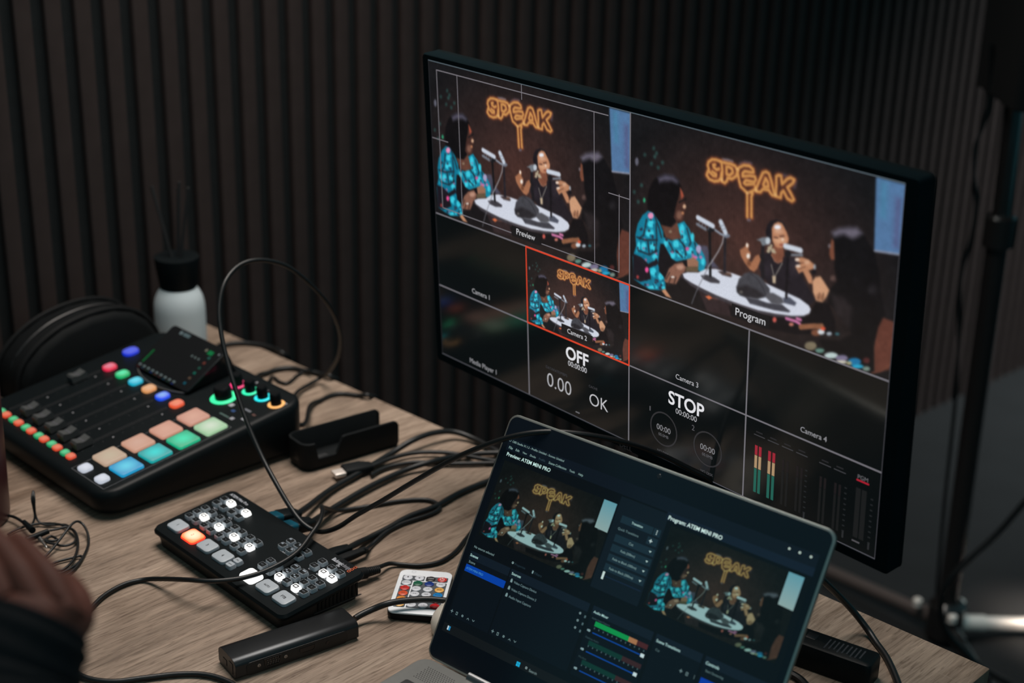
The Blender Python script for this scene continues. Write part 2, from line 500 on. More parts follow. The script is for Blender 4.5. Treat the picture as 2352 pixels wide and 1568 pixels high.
(16,100,130,5,0,"411 569 411 571 409 573 407 575 405 575 403 575 401 574 401 571 401 569 402 567 405 565 407 565 409 565 411 567"),
(44,40,58,5,0,"229 838 228 841 226 844 223 846 220 847 217 847 215 845 214 843 215 840 217 837 220 835 223 834 226 834 228 836"),
(44,40,58,5,0,"262 589 261 593 259 596 255 599 251 600 247 599 244 597 243 594 244 591 246 587 250 585 255 584 259 584 261 586"),
(70,205,225,5,0,"68 791 67 795 65 798 62 800 58 801 55 801 53 799 52 795 53 792 55 789 58 786 62 785 65 786 67 788"),
(40,40,58,5,0,"56 835 55 838 52 841 49 843 45 845 41 844 39 842 38 840 39 836 41 833 45 831 49 830 52 830 55 832"),
(14,84,110,5,0,"154 635 153 639 152 641 150 643 147 644 145 643 144 641 143 638 144 635 145 632 147 630 150 630 152 631 153 633"),
(40,175,200,5,0,"352 591 352 593 350 595 347 596 344 597 342 597 340 596 339 594 340 592 342 590 344 589 347 588 350 588 352 589"),
(40,175,200,5,0,"162 566 161 569 159 572 156 574 152 575 148 575 146 573 145 570 146 567 148 564 152 562 155 561 159 562 161 563"),
(44,40,58,5,0,"165 598 164 603 162 607 160 610 156 611 153 609 151 606 151 602 151 597 153 593 156 590 159 590 162 591 164 594"),
(14,84,110,5,0,"238 811 238 813 236 815 233 817 230 818 227 818 226 817 225 815 225 813 227 810 230 809 233 808 236 808 238 809"),
(70,205,225,5,0,"142 827 141 831 140 834 137 836 135 837 132 836 131 834 130 830 130 826 132 823 134 821 137 820 139 821 141 823"),
(40,40,58,5,0,"431 610 431 612 429 615 427 617 425 618 422 617 421 615 420 612 421 610 422 607 424 605 427 604 429 605 431 607"),
(40,175,200,5,0,"173 718 173 722 172 726 170 729 168 729 166 728 165 724 165 720 165 716 166 712 168 710 170 709 171 711 172 714"),
(150,110,150,5,0,"121 735 120 740 118 744 115 747 111 748 107 747 105 744 104 739 105 735 107 731 111 728 114 727 118 728 120 731"),
(40,175,200,5,0,"460 611 460 614 458 617 457 619 455 620 453 619 452 616 451 613 451 610 452 607 454 605 456 604 458 605 459 608"),
(150,110,150,5,0,"437 622 436 625 434 628 430 630 426 631 422 631 420 629 419 626 420 623 422 620 426 618 430 617 433 617 436 619"),
(16,100,130,5,0,"75 772 75 776 73 780 70 783 67 784 64 783 62 780 61 776 62 771 64 767 67 765 70 764 73 765 74 768"),
(14,84,110,5,0,"216 763 216 766 214 768 212 770 210 771 207 770 206 769 205 766 206 763 207 760 209 759 212 758 214 759 216 760"),
(44,40,58,5,0,"223 856 222 860 220 864 216 866 212 868 209 867 206 864 205 861 206 856 208 853 212 850 216 849 220 849 222 852"),
(40,175,200,5,0,"71 850 70 854 68 859 65 862 61 863 58 861 56 858 55 854 56 850 58 845 61 842 65 841 68 843 70 846"),
(44,40,58,5,0,"118 765 117 768 115 771 112 773 109 774 106 773 104 771 104 769 104 766 106 763 109 761 112 760 115 761 117 762"),
(150,110,150,5,0,"193 679 192 683 189 686 186 689 182 690 179 689 176 687 175 684 176 680 179 677 182 674 186 673 189 674 192 676"),
(44,40,58,5,0,"297 642 296 645 294 648 291 650 287 651 283 651 281 649 280 647 281 644 283 641 286 639 290 638 294 638 296 639"),
(70,205,225,5,0,"335 601 334 605 333 608 331 610 328 610 326 609 325 607 324 604 325 600 326 597 328 595 330 595 332 596 334 598"),
(40,175,200,5,0,"181 843 180 846 178 849 175 851 172 852 169 851 167 850 166 847 167 844 169 841 172 839 175 838 178 839 180 840"),
(70,205,225,5,0,"237 826 237 829 235 831 233 833 231 834 228 833 227 832 226 829 226 826 228 823 230 821 233 820 235 821 237 823"),
(14,84,110,5,0,"125 836 124 840 122 843 119 846 116 847 113 846 111 843 110 840 111 835 113 832 116 829 119 828 122 829 124 832"),
(16,100,130,5,0,"77 635 76 638 75 641 73 643 71 644 69 643 67 640 67 637 67 633 69 630 70 628 73 628 75 629 76 631"),
(16,100,130,5,0,"282 667 282 672 279 676 276 679 272 680 269 679 267 676 266 672 266 667 269 663 272 660 276 659 279 660 281 663"),
(40,175,200,5,0,"95 749 94 753 92 757 89 760 86 760 82 759 80 757 79 753 80 748 82 745 85 742 89 741 92 742 94 745"),
(44,40,58,5,0,"191 835 191 838 188 841 184 843 180 844 177 844 174 843 173 840 174 838 176 835 180 833 184 832 188 832 190 833"),
(150,110,150,5,0,"303 644 302 647 300 650 296 652 292 653 288 653 286 651 285 649 286 646 288 643 292 641 296 640 299 640 302 641"),
(14,84,110,5,0,"175 630 174 635 173 639 171 641 168 642 166 640 165 637 164 633 164 629 166 625 168 623 170 622 172 623 174 626"),
(44,40,58,5,0,"262 667 262 670 260 673 258 675 255 676 252 675 251 673 250 671 250 668 252 665 255 663 257 662 260 663 262 665"),
(150,110,150,5,0,"406 599 405 603 403 606 400 609 396 610 392 609 390 607 389 603 389 599 392 595 395 593 399 592 403 593 405 595"),
(40,40,58,5,0,"106 578 105 580 104 582 102 584 100 584 98 584 97 583 97 581 97 579 98 577 100 576 102 575 104 576 105 577"),
(40,175,200,5,0,"156 773 156 775 155 778 153 780 152 780 150 779 149 777 148 775 149 772 150 770 151 768 153 768 155 768 156 770"),
(14,84,110,5,0,"389 633 388 637 386 640 383 642 380 643 376 642 374 640 373 637 374 634 376 631 379 629 383 628 386 628 388 630"),
(16,100,130,5,0,"445 589 444 591 443 593 440 595 438 595 436 595 434 594 433 592 434 590 435 587 438 586 440 585 443 586 444 587"),
(40,40,58,5,0,"469 594 468 597 466 600 463 602 459 603 455 603 453 601 452 599 453 596 455 593 458 591 462 590 466 591 468 592"),
(14,84,110,5,0,"49 854 48 858 47 862 44 864 42 865 39 864 38 861 37 857 38 853 39 849 42 847 44 846 47 847 48 850"),
(150,110,150,5,0,"480 598 479 602 477 606 473 608 469 609 465 609 462 607 461 603 462 599 465 596 468 593 472 592 476 593 479 595"),
(40,175,200,5,0,"224 793 224 797 222 800 221 802 219 803 217 802 216 799 215 796 216 792 217 789 218 787 220 786 222 787 224 790"),
(44,40,58,5,0,"193 822 192 824 190 826 186 828 182 829 179 829 176 828 175 826 176 824 179 822 182 820 186 819 190 819 192 820"),
(16,100,130,5,0,"153 598 152 602 150 605 147 608 143 608 140 608 138 605 137 602 138 598 140 594 143 592 147 591 150 592 152 594"),
(44,40,58,5,0,"335 634 335 637 332 639 328 641 324 642 321 642 318 641 317 639 318 637 320 634 324 632 328 631 332 631 334 632"),
(40,175,200,5,0,"53 706 53 709 52 713 50 715 48 715 47 714 46 711 45 708 46 704 47 701 48 699 50 698 52 699 53 702"),
(14,84,110,5,0,"100 608 100 611 99 613 97 614 95 615 93 614 92 613 92 610 92 608 93 606 95 604 97 604 99 604 100 606"),
(14,84,110,5,0,"172 852 172 855 171 859 169 861 167 861 166 860 165 857 164 854 164 850 166 847 167 844 169 844 170 845 172 848"),
(44,40,58,5,0,"142 574 141 576 139 579 135 581 131 582 128 582 125 580 124 578 125 575 128 573 131 571 135 570 139 570 141 571"),
(70,205,225,5,0,"378 588 377 591 376 594 374 596 372 596 370 595 369 593 368 591 368 587 370 585 372 583 374 582 376 583 377 585"),
(44,40,58,5,0,"202 824 202 828 200 831 198 833 195 834 193 833 191 831 190 827 191 824 193 821 195 818 197 818 200 818 201 821"),
(14,84,110,5,0,"162 674 162 677 160 681 158 683 155 683 152 683 151 680 150 677 150 673 152 670 155 668 157 667 160 668 162 670"),
(16,100,130,5,0,"145 731 144 733 142 735 139 737 135 738 132 738 130 737 129 736 130 734 132 732 135 730 139 729 142 729 144 730"),
(16,100,130,5,0,"79 699 79 703 78 707 76 710 74 710 72 709 71 706 70 701 71 697 72 693 74 690 76 690 78 691 79 694"),
(70,205,225,5,0,"186 690 185 692 183 695 179 696 175 698 171 698 168 697 167 695 168 693 171 691 174 689 179 688 182 687 185 688"),
(44,40,58,5,0,"136 490 136 494 133 497 130 500 127 501 124 500 122 497 121 494 122 490 124 486 127 484 130 483 133 484 135 486"),
(150,110,150,5,0,"360 524 360 526 359 528 357 530 355 530 354 529 352 528 352 526 352 523 353 521 355 520 357 519 359 520 360 522"),
(150,110,150,5,0,"104 676 103 679 101 682 99 684 95 684 92 684 90 682 90 680 90 677 92 674 95 672 98 671 101 672 103 673"),
(40,175,200,5,0,"109 570 109 574 107 578 105 580 102 581 99 580 98 577 97 573 98 569 99 565 102 562 104 562 107 563 109 566"),
(44,40,58,5,0,"88 577 87 581 86 584 84 586 82 586 80 585 78 583 78 580 78 577 79 574 81 572 84 571 86 572 87 574"),
(44,40,58,5,0,"187 739 186 743 184 746 180 749 176 750 172 749 169 747 168 745 169 741 172 738 175 735 180 734 183 735 186 736"),
(70,205,225,5,0,"389 568 388 571 385 575 382 577 377 578 374 578 371 576 370 573 371 569 373 566 377 563 381 562 385 562 388 565"),
(44,40,58,5,0,"375 593 374 595 373 598 371 600 369 600 367 599 366 598 365 595 365 593 367 590 369 588 371 588 373 588 374 590"),
(40,175,200,5,0,"360 571 359 573 357 576 354 577 350 578 347 578 344 577 343 575 344 573 346 571 350 569 353 568 357 568 359 569"),
(44,40,58,5,0,"177 639 177 642 175 645 172 647 169 648 166 647 164 645 163 643 164 640 166 637 169 635 172 634 175 635 177 637"),
(40,175,200,5,0,"75 744 74 747 72 749 68 751 63 752 59 752 56 751 55 750 56 747 59 745 63 742 68 741 72 741 74 742"),
(14,84,110,5,0,"384 649 384 652 382 655 379 656 376 657 374 657 372 655 371 653 371 650 373 647 376 645 379 644 382 645 384 647"),
(70,205,225,5,0,"60 834 59 837 57 840 54 842 51 843 48 842 46 841 45 838 46 836 48 833 51 831 54 830 57 830 59 832"),
(40,40,58,5,0,"61 686 61 689 60 692 58 694 55 694 53 694 52 691 51 688 52 685 53 682 55 680 57 680 59 681 61 683"),
(14,84,110,5,0,"180 742 179 745 176 747 173 750 169 751 165 751 162 749 161 747 162 744 165 741 168 739 172 738 176 738 179 739"),
(40,175,200,5,0,"181 804 180 807 178 810 174 812 170 813 167 813 164 812 163 809 164 807 166 804 170 802 174 801 177 801 180 802"),
(16,100,130,5,0,"290 605 290 608 288 611 285 613 282 614 279 613 277 611 277 609 277 606 279 603 282 602 285 601 288 601 290 603"),
(14,84,110,5,0,"119 560 118 562 116 564 113 566 109 567 106 567 104 566 103 564 104 562 106 560 109 558 113 557 116 557 118 558"),
(44,40,58,5,0,"88 796 88 800 86 803 83 806 80 806 77 806 75 803 74 800 75 796 77 792 80 790 83 789 86 790 88 792"),
(16,100,130,5,0,"103 720 102 722 100 724 97 725 93 726 90 726 88 725 87 724 88 722 90 720 93 718 97 717 100 717 102 718"),
(150,110,150,5,0,"109 628 109 631 107 634 105 637 103 637 100 636 99 634 98 630 99 627 100 623 102 621 105 621 107 622 109 624"),
(14,84,110,5,0,"121 673 120 677 118 680 115 682 112 683 109 682 107 680 106 677 107 673 109 670 112 668 115 667 118 668 120 670"),
(150,110,150,5,0,"137 863 137 865 134 868 130 870 126 871 122 871 119 870 118 868 119 866 122 863 126 861 130 860 134 860 136 861"),
(44,40,58,5,0,"119 868 118 871 116 875 113 877 109 878 106 878 103 876 103 872 103 869 106 866 109 863 113 862 116 863 118 865"),
(44,40,58,5,0,"83 582 82 585 80 587 77 589 74 590 71 589 68 588 68 586 68 583 70 581 74 579 77 578 80 579 82 580"),
(14,84,110,5,0,"192 670 191 672 189 674 185 676 181 677 177 677 175 676 174 675 175 673 177 671 181 669 185 668 189 668 191 668"),
(40,175,200,5,0,"360 639 359 642 356 645 353 647 349 649 345 648 343 647 342 644 342 641 345 638 348 636 353 635 356 635 359 637"),
(34,29,38,7,7.5,"115 522 96 607 66 633"),
(34,29,38,7,7.5,"50 631 104 632 188 610"),
(34,29,38,7,7.4,"181 528 187 608 178 674"),
(34,29,38,7,7.5,"126 635 136 697"),
(34,29,38,7,7.5,"59 699 136 702 189 665"),
(34,29,38,7,7.3,"171 490 202 546 218 588"),
(34,29,38,7,7.2,"337 569 374 593 383 637"),
(34,29,38,7,7.3,"271 603 302 641"),
(34,29,38,7,7.1,"387 500 414 566 403 586"),
(34,29,38,7,7.1,"439 560 462 616"),
(34,29,38,7,7.2,"316 632 361 654"),
(28,24,32,6,0,"23 726 82 729 129 751 190 712 202 732 137 773 150 829 76 864 25 861"),
(22,20,24,6,0,"211 624 234 619 288 680 333 691 274 736 245 796 206 772 200 721"),
(228,145,185,6,0,"163 490 161 498 156 505 148 510 139 512 131 511 125 506 123 499 125 491 131 484 139 479 147 477 155 478 161 483"),
(235,85,150,6,0,"134 783 132 790 129 796 124 801 118 802 112 801 109 796 107 790 108 783 112 777 117 772 123 771 128 772 132 777"),
(220,85,150,6,0,"399 601 398 606 395 610 392 613 388 614 384 613 381 610 380 606 381 602 383 598 387 595 391 594 395 595 398 597"),
(205,110,165,6,0,"461 629 459 633 454 638 446 642 437 644 429 644 423 643 421 639 423 635 428 630 436 626 445 624 454 624 459 625"),
(165,160,195,6,0,"482 580 481 589 476 597 469 603 462 605 455 603 450 597 448 589 449 579 454 571 461 565 468 563 475 566 480 571"),
(160,60,60,6,0,"66 840 65 845 62 849 58 852 54 853 50 852 48 850 47 846 48 841 50 837 54 834 58 833 62 834 65 836"),
(190,120,170,6,0,"491 620 490 623 487 627 483 629 479 631 475 630 472 628 471 625 471 621 474 618 478 615 483 614 487 615 489 617"),
(150,108,86,5,0,"391 658 434 635 467 649 466 678 385 700"),
(100,84,64,5,0,"388 697 466 676 465 702 385 723"),
(136,94,78,5,0,"274 736 311 702 362 682 386 699 378 725 353 749 324 806 298 811 253 818 241 809"),
(62,42,38,4,6.1,"290 772 268 825"),
(62,42,38,4,6.1,"320 770 306 815"),
(62,42,38,4,6.1,"278 758 253 800"),
(190,145,125,10,0,"373 703 371 709 364 716 354 722 343 725 333 725 326 722 323 716 325 710 332 703 342 698 353 695 363 695 370 698"),
(225,220,214,4,0,"312 772 310 775 307 777 302 780 296 781 291 782 288 781 286 779 287 776 291 774 296 771 302 770 307 769 310 770"),
(25,22,25,4,0,"362 671 391 663 396 696 381 695"),
(24,22,24,5,0,"364 757 468 789 528 850 529 887 300 888 250 842 321 811"),
(192,138,104,5,0,"224 869 248 853 294 890 255 891"),
(48,37,39,8,0,"468 789 683 804 686 872 529 887"),
(215,112,72,4,0,"516 816 541 803 564 810 541 826"),
(92,62,56,5,0,"559 806 619 799 598 810 563 816"),
(34,30,36,7,0,"847 513 907 481 985 484 1061 472 1093 519 1100 557 1135 595 1176 643 1133 693 1015 654 906 644 859 604 842 571"),
(58,50,58,30,0,"1073 508 1072 524 1066 539 1057 548 1046 551 1037 547 1029 536 1026 521 1027 505 1033 491 1042 482 1053 479 1062 483 1070 494"),
(52,46,54,30,0,"912 569 911 581 906 593 898 600 889 603 881 599 875 591 873 579 874 566 879 555 887 548 895 545 903 549 909 557"),
(30,27,32,7,0,"873 397 881 359 899 335 932 321 942 330 910 360 911 423 890 437"),
(126,78,60,6,0,"929 443 977 436 987 476 975 515 939 521 913 495 916 462"),
(184,128,96,5,0,"908 364 919 342 942 327 966 328 982 346 997 369 1008 390 1007 411 986 426 973 447 949 451 930 447 914 423"),
(30,27,31,7,0,"900 360 918 332 942 319 968 320 987 339 992 359 978 341 965 329 942 328 920 342 908 366"),
(216,166,132,20,0,"992 404 989 411 981 418 967 424 952 428 939 429 929 427 926 422 929 415 938 408 951 402 966 398 979 397 989 399"),
(234,238,248,8,0,"960 350 959 355 954 360 946 364 938 366 930 366 924 363 922 359 924 354 929 349 936 345 945 343 953 343 958 345"),
(205,160,132,14,0,"973 368 971 372 965 376 955 380 945 383 935 384 928 382 926 380 928 376 934 371 944 367 954 365 964 364 971 365"),
(82,52,44,5,6.6,"925 407 944 405"),
(82,52,44,5,6.6,"957 395 980 387"),
(130,60,52,6,0,"984 428 983 430 979 433 973 435 967 437 961 437 957 437 956 436 957 434 961 431 967 429 973 427 979 427 983 427"),
(235,215,200,6,0,"979 404 979 407 977 409 975 411 972 412 970 411 968 409 968 407 968 404 969 401 972 400 974 399 976 400 978 401"),
(155,104,82,5,6.2,"913 495 934 520 953 524 977 506"),
(176,162,138,5,0,"915 463 914 467 910 472 905 475 899 477 893 476 889 474 888 470 889 465 892 460 898 457 904 455 909 456 913 458"),
(176,162,138,5,0,"933 470 932 475 929 479 924 482 919 484 914 483 911 480 910 476 911 471 914 467 918 464 923 462 928 463 931 466"),
(176,162,138,5,0,"905 479 905 483 902 487 898 490 893 491 888 490 885 488 884 485 885 481 888 477 892 474 897 473 901 473 904 476"),
(176,162,138,5,0,"940 476 939 479 937 481 934 483 930 484 926 484 924 483 923 481 923 478 926 475 929 473 933 472 936 473 939 474"),
(176,162,138,5,0,"918 450 917 453 915 455 912 457 909 458 906 458 903 456 903 454 903 451 905 448 908 446 912 445 915 445 917 447"),
(30,28,32,6,20.8,"862 468 860 526 868 622"),
(116,122,130,5,0,"821 446 855 426 884 417 888 453 857 466 846 448"),
(190,200,210,6,0,"904 430 903 438 899 445 894 450 887 451 881 450 877 445 875 437 876 429 880 422 885 417 892 416 898 418 902 423"),
(140,134,126,4,4.9,"915 543 934 595"),
(140,134,126,4,4.9,"978 518 939 594"),
(188,168,142,4,0,"923 595 945 592 945 627 928 630"),
(165,110,80,6,0,"724 521 753 497 765 476 779 482 775 507 790 520 787 549 777 559 797 563 820 525 839 514 852 536 833 586 814 606 789 602 757 578 730 548"),
(112,70,50,10,0,"794 570 793 576 790 581 785 584 780 586 775 585 772 581 770 576 771 571 774 566 779 562 784 561 789 562 793 565"),
(238,228,216,5,0,"774 485 773 490 772 494 769 497 766 498 763 497 761 494 760 489 760 484 762 480 765 477 768 477 771 478 773 481"),
(236,228,220,6,0,"787 535 786 540 784 545 779 549 774 550 770 549 767 546 765 541 766 535 769 530 773 526 778 525 783 526 786 530"),
(184,130,98,6,0,"1052 474 1089 460 1127 462 1161 477 1166 492 1130 513 1151 539 1154 570 1134 573 1098 526 1075 542 1054 516 1086 489 1053 487"),
(110,72,56,4,3.9,"1081 490 1118 476"),
(110,72,56,4,3.9,"1074 522 1110 500"),
(232,214,200,5,0,"1075 475 1074 479 1070 482 1066 485 1060 486 1055 486 1052 485 1050 482 1051 478 1055 475 1059 472 1065 471 1070 471 1073 473"),
(228,206,190,5,0,"1083 504 1082 507 1078 510 1073 513 1066 515 1061 515 1057 514 1055 511 1056 508 1060 505 1066 502 1072 500 1077 500 1082 501"),
(214,170,140,12,0,"1132 473 1131 476 1127 480 1122 483 1116 485 1110 485 1106 483 1104 480 1105 476 1109 473 1115 470 1121 468 1126 468 1130 470"),
(25,22,26,5,0,"1144 507 1167 495 1173 514 1150 528"),
(150,160,170,5,0,"1168 484 1168 490 1167 495 1164 498 1161 499 1159 497 1156 493 1155 488 1156 482 1157 478 1160 475 1162 474 1165 475 1167 479"),
(64,60,66,6,16.1,"364 754 426 780 508 792 589 798 669 800 747 801 849 797 949 783 1046 762 1116 738"),
(208,213,226,4,0,"364 740 397 723 467 705 515 673 578 656 683 649 735 650 815 628 906 644 1015 654 1088 661 1141 678 1154 694 1148 716 1116 736 1045 758 948 776 849 789 746 792 668 792 589 789 508 782 426 771 376 759"),
(68,57,57,5,0,"592 665 631 650 683 660 674 672 621 676"),
(110,80,64,6,0,"676 654 674 657 669 660 662 663 653 665 646 666 641 666 639 664 641 662 646 659 653 656 661 653 669 652 674 652"),
(36,34,40,5,16.1,"631 487 634 653"),
(140,150,166,5,11.2,"566 462 603 473 634 475"),
(112,118,132,6,0,"661 468 660 473 654 478 647 482 638 484 630 484 624 482 622 478 624 473 629 467 637 463 646 461 654 461 659 464"),
(192,202,216,6,27,"601 414 631 458"),
(130,138,150,3,3.7,"591 440 624 423"),
(130,138,150,3,3.7,"602 453 634 437"),
(62,60,66,5,0,"483 717 521 701 569 701 608 711 602 724 549 735 501 731"),
(22,22,25,5,15.3,"532 462 539 578 545 699"),
(28,28,32,6,0,"563 463 561 469 554 475 544 480 534 483 524 483 517 480 515 475 517 469 523 462 533 457 544 455 553 455 560 458"),
(112,117,128,5,15.2,"452 462 507 474"),
(200,208,222,5,25.4,"456 428 552 446"),
(120,126,138,3,3.3,"469 443 461 463"),
(120,126,138,3,3.3,"489 447 481 467"),
(120,126,138,3,3.3,"509 450 502 470"),
(120,126,138,3,3.3,"530 454 522 473"),
(148,146,150,4,7.2,"621 481 615 516 591 564 556 620 533 655 523 675"),
(118,118,126,4,3.9,"523 675 500 720 475 770 454 815 429 879"),
(64,64,72,5,0,"770 747 846 736 901 736 989 719 1039 737 1030 746 947 760 853 767 797 771"),
(76,80,94,5,0,"992 685 1030 670 1071 686 1062 704 998 708"),
(22,20,24,5,13.3,"1007 454 1010 574 1011 677"),
(122,128,138,5,11.2,"1025 466 1088 450"),
(202,210,222,5,25.9,"991 433 1078 430"),
(28,27,31,6,0,"1027 461 1026 468 1021 475 1013 480 1005 482 997 481 991 477 989 471 991 464 996 457 1003 452 1011 450 1019 451 1025 455"),
(66,66,72,6,0,"712 709 725 666 759 628 789 614 840 613 870 629 897 651 913 662 913 687 890 711 841 734 770 746 734 748 713 734"),
(40,38,42,14,0,"714 713 767 685 833 687 884 705 841 732 770 745 721 736"),
(92,88,86,5,0,"753 725 752 728 749 732 744 735 738 736 733 736 730 735 729 732 730 728 733 725 738 722 743 720 748 720 752 722"),
(44,43,49,5,4.1,"789 619 841 637 873 670 889 698"),
(84,84,90,6,0,"898 687 933 677 987 686 999 707 970 725 926 730 890 711"),
(202,152,118,7,0,"1154 558 1169 534 1196 522 1216 540 1251 574 1236 610 1215 641 1181 643 1161 608"),
(150,104,78,14,0,"1226 613 1224 621 1218 628 1209 634 1199 636 1189 636 1183 633 1180 626 1182 619 1188 612 1197 606 1207 603 1216 603 1223 607"),
(90,64,50,4,3.5,"1197 601 1190 635"),
(90,64,50,4,3.5,"1220 595 1215 632"),
(20,18,21,8,0,"669 819 824 809 949 793 1070 764 1144 730 1177 655 1250 634 1293 709 1297 772 1075 841 878 869 682 865"),
(200,92,82,6,0,"961 804 960 810 957 815 952 819 947 821 942 820 939 816 937 811 938 805 941 799 946 795 951 794 956 795 959 798"),
(212,122,170,6,13.4,"1017 780 1071 777 1096 782"),
(212,122,170,6,13.4,"1079 762 1100 762"),
(196,120,104,6,0,"1062 796 1061 800 1057 804 1052 807 1045 809 1039 809 1035 808 1034 804 1035 801 1039 796 1044 793 1051 791 1056 791 1061 793"),
(140,92,66,7,19.4,"1106 792 1166 773 1222 752"),
(96,56,46,8,0,"1532 616 1601 620 1605 799 1597 846 1520 886 1508 767 1515 671"),
(19,18,20,8,0,"1251 305 1292 270 1361 250 1404 260 1434 294 1480 343 1508 426 1523 513 1551 598 1522 669 1504 769 1514 881 1440 879 1380 854 1263 872 1208 831 1286 780 1343 756 1369 716 1308 671 1246 631 1256 565 1289 518 1270 461 1263 375"),
(104,98,112,20,0,"1244 302 1278 277 1333 257 1375 248 1403 266 1378 291 1353 304 1308 296 1259 319"),
(122,74,56,6,0,"1246 332 1257 340 1267 424 1249 429 1238 407 1238 370"),
(112,102,106,5,0,"1242 366 1242 370 1240 374 1238 377 1234 378 1231 377 1229 374 1228 370 1229 365 1230 361 1233 359 1236 358 1239 359 1241 362"),
(90,70,66,10,0,"1279 508 1278 514 1275 520 1269 524 1263 526 1257 525 1252 522 1251 516 1252 510 1255 504 1261 500 1267 498 1273 499 1277 503"),
(40,35,37,24,0,"1257 584 1330 588 1380 617 1369 716 1293 675"),
(36,34,37,22,0,"1501 496 1499 506 1493 515 1484 522 1473 525 1463 524 1455 519 1452 510 1454 501 1460 492 1469 485 1480 482 1490 483 1498 488"),
(38,32,32,14,20.7,"1371 741 1316 784 1243 803"),
(140,92,66,6,24,"1102 798 1180 767 1218 762"),
(120,76,56,8,0,"1217 789 1215 797 1208 805 1197 811 1185 815 1174 815 1166 812 1163 805 1165 797 1172 789 1183 783 1195 779 1206 779 1213 782"),
(210,215,220,7,0,"1238 779 1237 785 1232 791 1224 796 1216 798 1208 798 1202 795 1200 791 1202 784 1207 778 1214 773 1223 771 1231 771 1236 774"),
(222,84,54,7,0,"1242 761 1241 765 1238 769 1233 772 1227 774 1221 774 1218 772 1216 769 1217 766 1221 762 1226 759 1232 757 1237 757 1241 758"),
(170,180,190,7,0,"1278 775 1277 779 1273 783 1268 787 1261 789 1255 789 1251 787 1249 784 1250 779 1254 775 1260 772 1266 769 1272 769 1277 771"),
(60,110,120,7,0,"1319 763 1318 766 1315 770 1310 772 1305 774 1301 774 1297 773 1296 770 1297 767 1300 764 1304 762 1310 760 1314 760 1318 761"),
(118,108,88,7,0,"1199 860 1196 870 1187 881 1174 890 1158 895 1144 895 1134 890 1130 882 1133 871 1142 860 1156 852 1171 847 1185 847 1195 851"),
(98,138,126,7,0,"1243 869 1241 874 1235 881 1225 886 1213 890 1203 891 1196 889 1193 885 1195 879 1202 873 1212 867 1223 864 1233 863 1241 864"),
(186,205,204,7,0,"1320 868 1317 876 1307 885 1292 892 1275 898 1260 900 1249 898 1244 893 1248 885 1258 876 1273 868 1290 862 1305 861 1316 863"),
(122,114,142,7,0,"1374 863 1372 871 1363 879 1350 887 1335 891 1322 893 1312 891 1308 885 1311 877 1320 869 1333 862 1348 857 1361 855 1371 858"),
(200,196,180,7,0,"1371 884 1368 889 1360 895 1347 901 1333 905 1320 908 1311 908 1307 905 1310 900 1319 894 1332 888 1346 883 1358 881 1367 881"),
(28,112,160,7,0,"1446 858 1443 867 1434 877 1420 885 1404 891 1390 892 1379 888 1375 881 1378 872 1387 862 1401 854 1417 849 1431 848 1442 851"),
(40,165,205,7,0,"1461 876 1458 881 1450 887 1438 893 1424 898 1411 900 1402 900 1399 896 1402 891 1410 884 1422 878 1436 874 1449 872 1458 872"),
(118,138,128,7,0,"1496 875 1495 880 1490 886 1482 891 1473 894 1465 894 1459 892 1457 888 1459 882 1464 877 1471 872 1480 869 1488 869 1494 871"),
(80,40,40,7,0,"1491 837 1490 843 1486 850 1478 855 1470 857 1463 857 1457 854 1455 849 1456 842 1461 836 1468 831 1476 828 1484 828 1489 831"),
(170,160,120,7,0,"1397 881 1396 885 1392 889 1387 893 1380 895 1374 895 1370 893 1368 890 1370 886 1373 881 1379 878 1385 876 1391 875 1395 877"),
(110,66,52,5,6.7,"1506 893 1554 867 1599 821"),
]

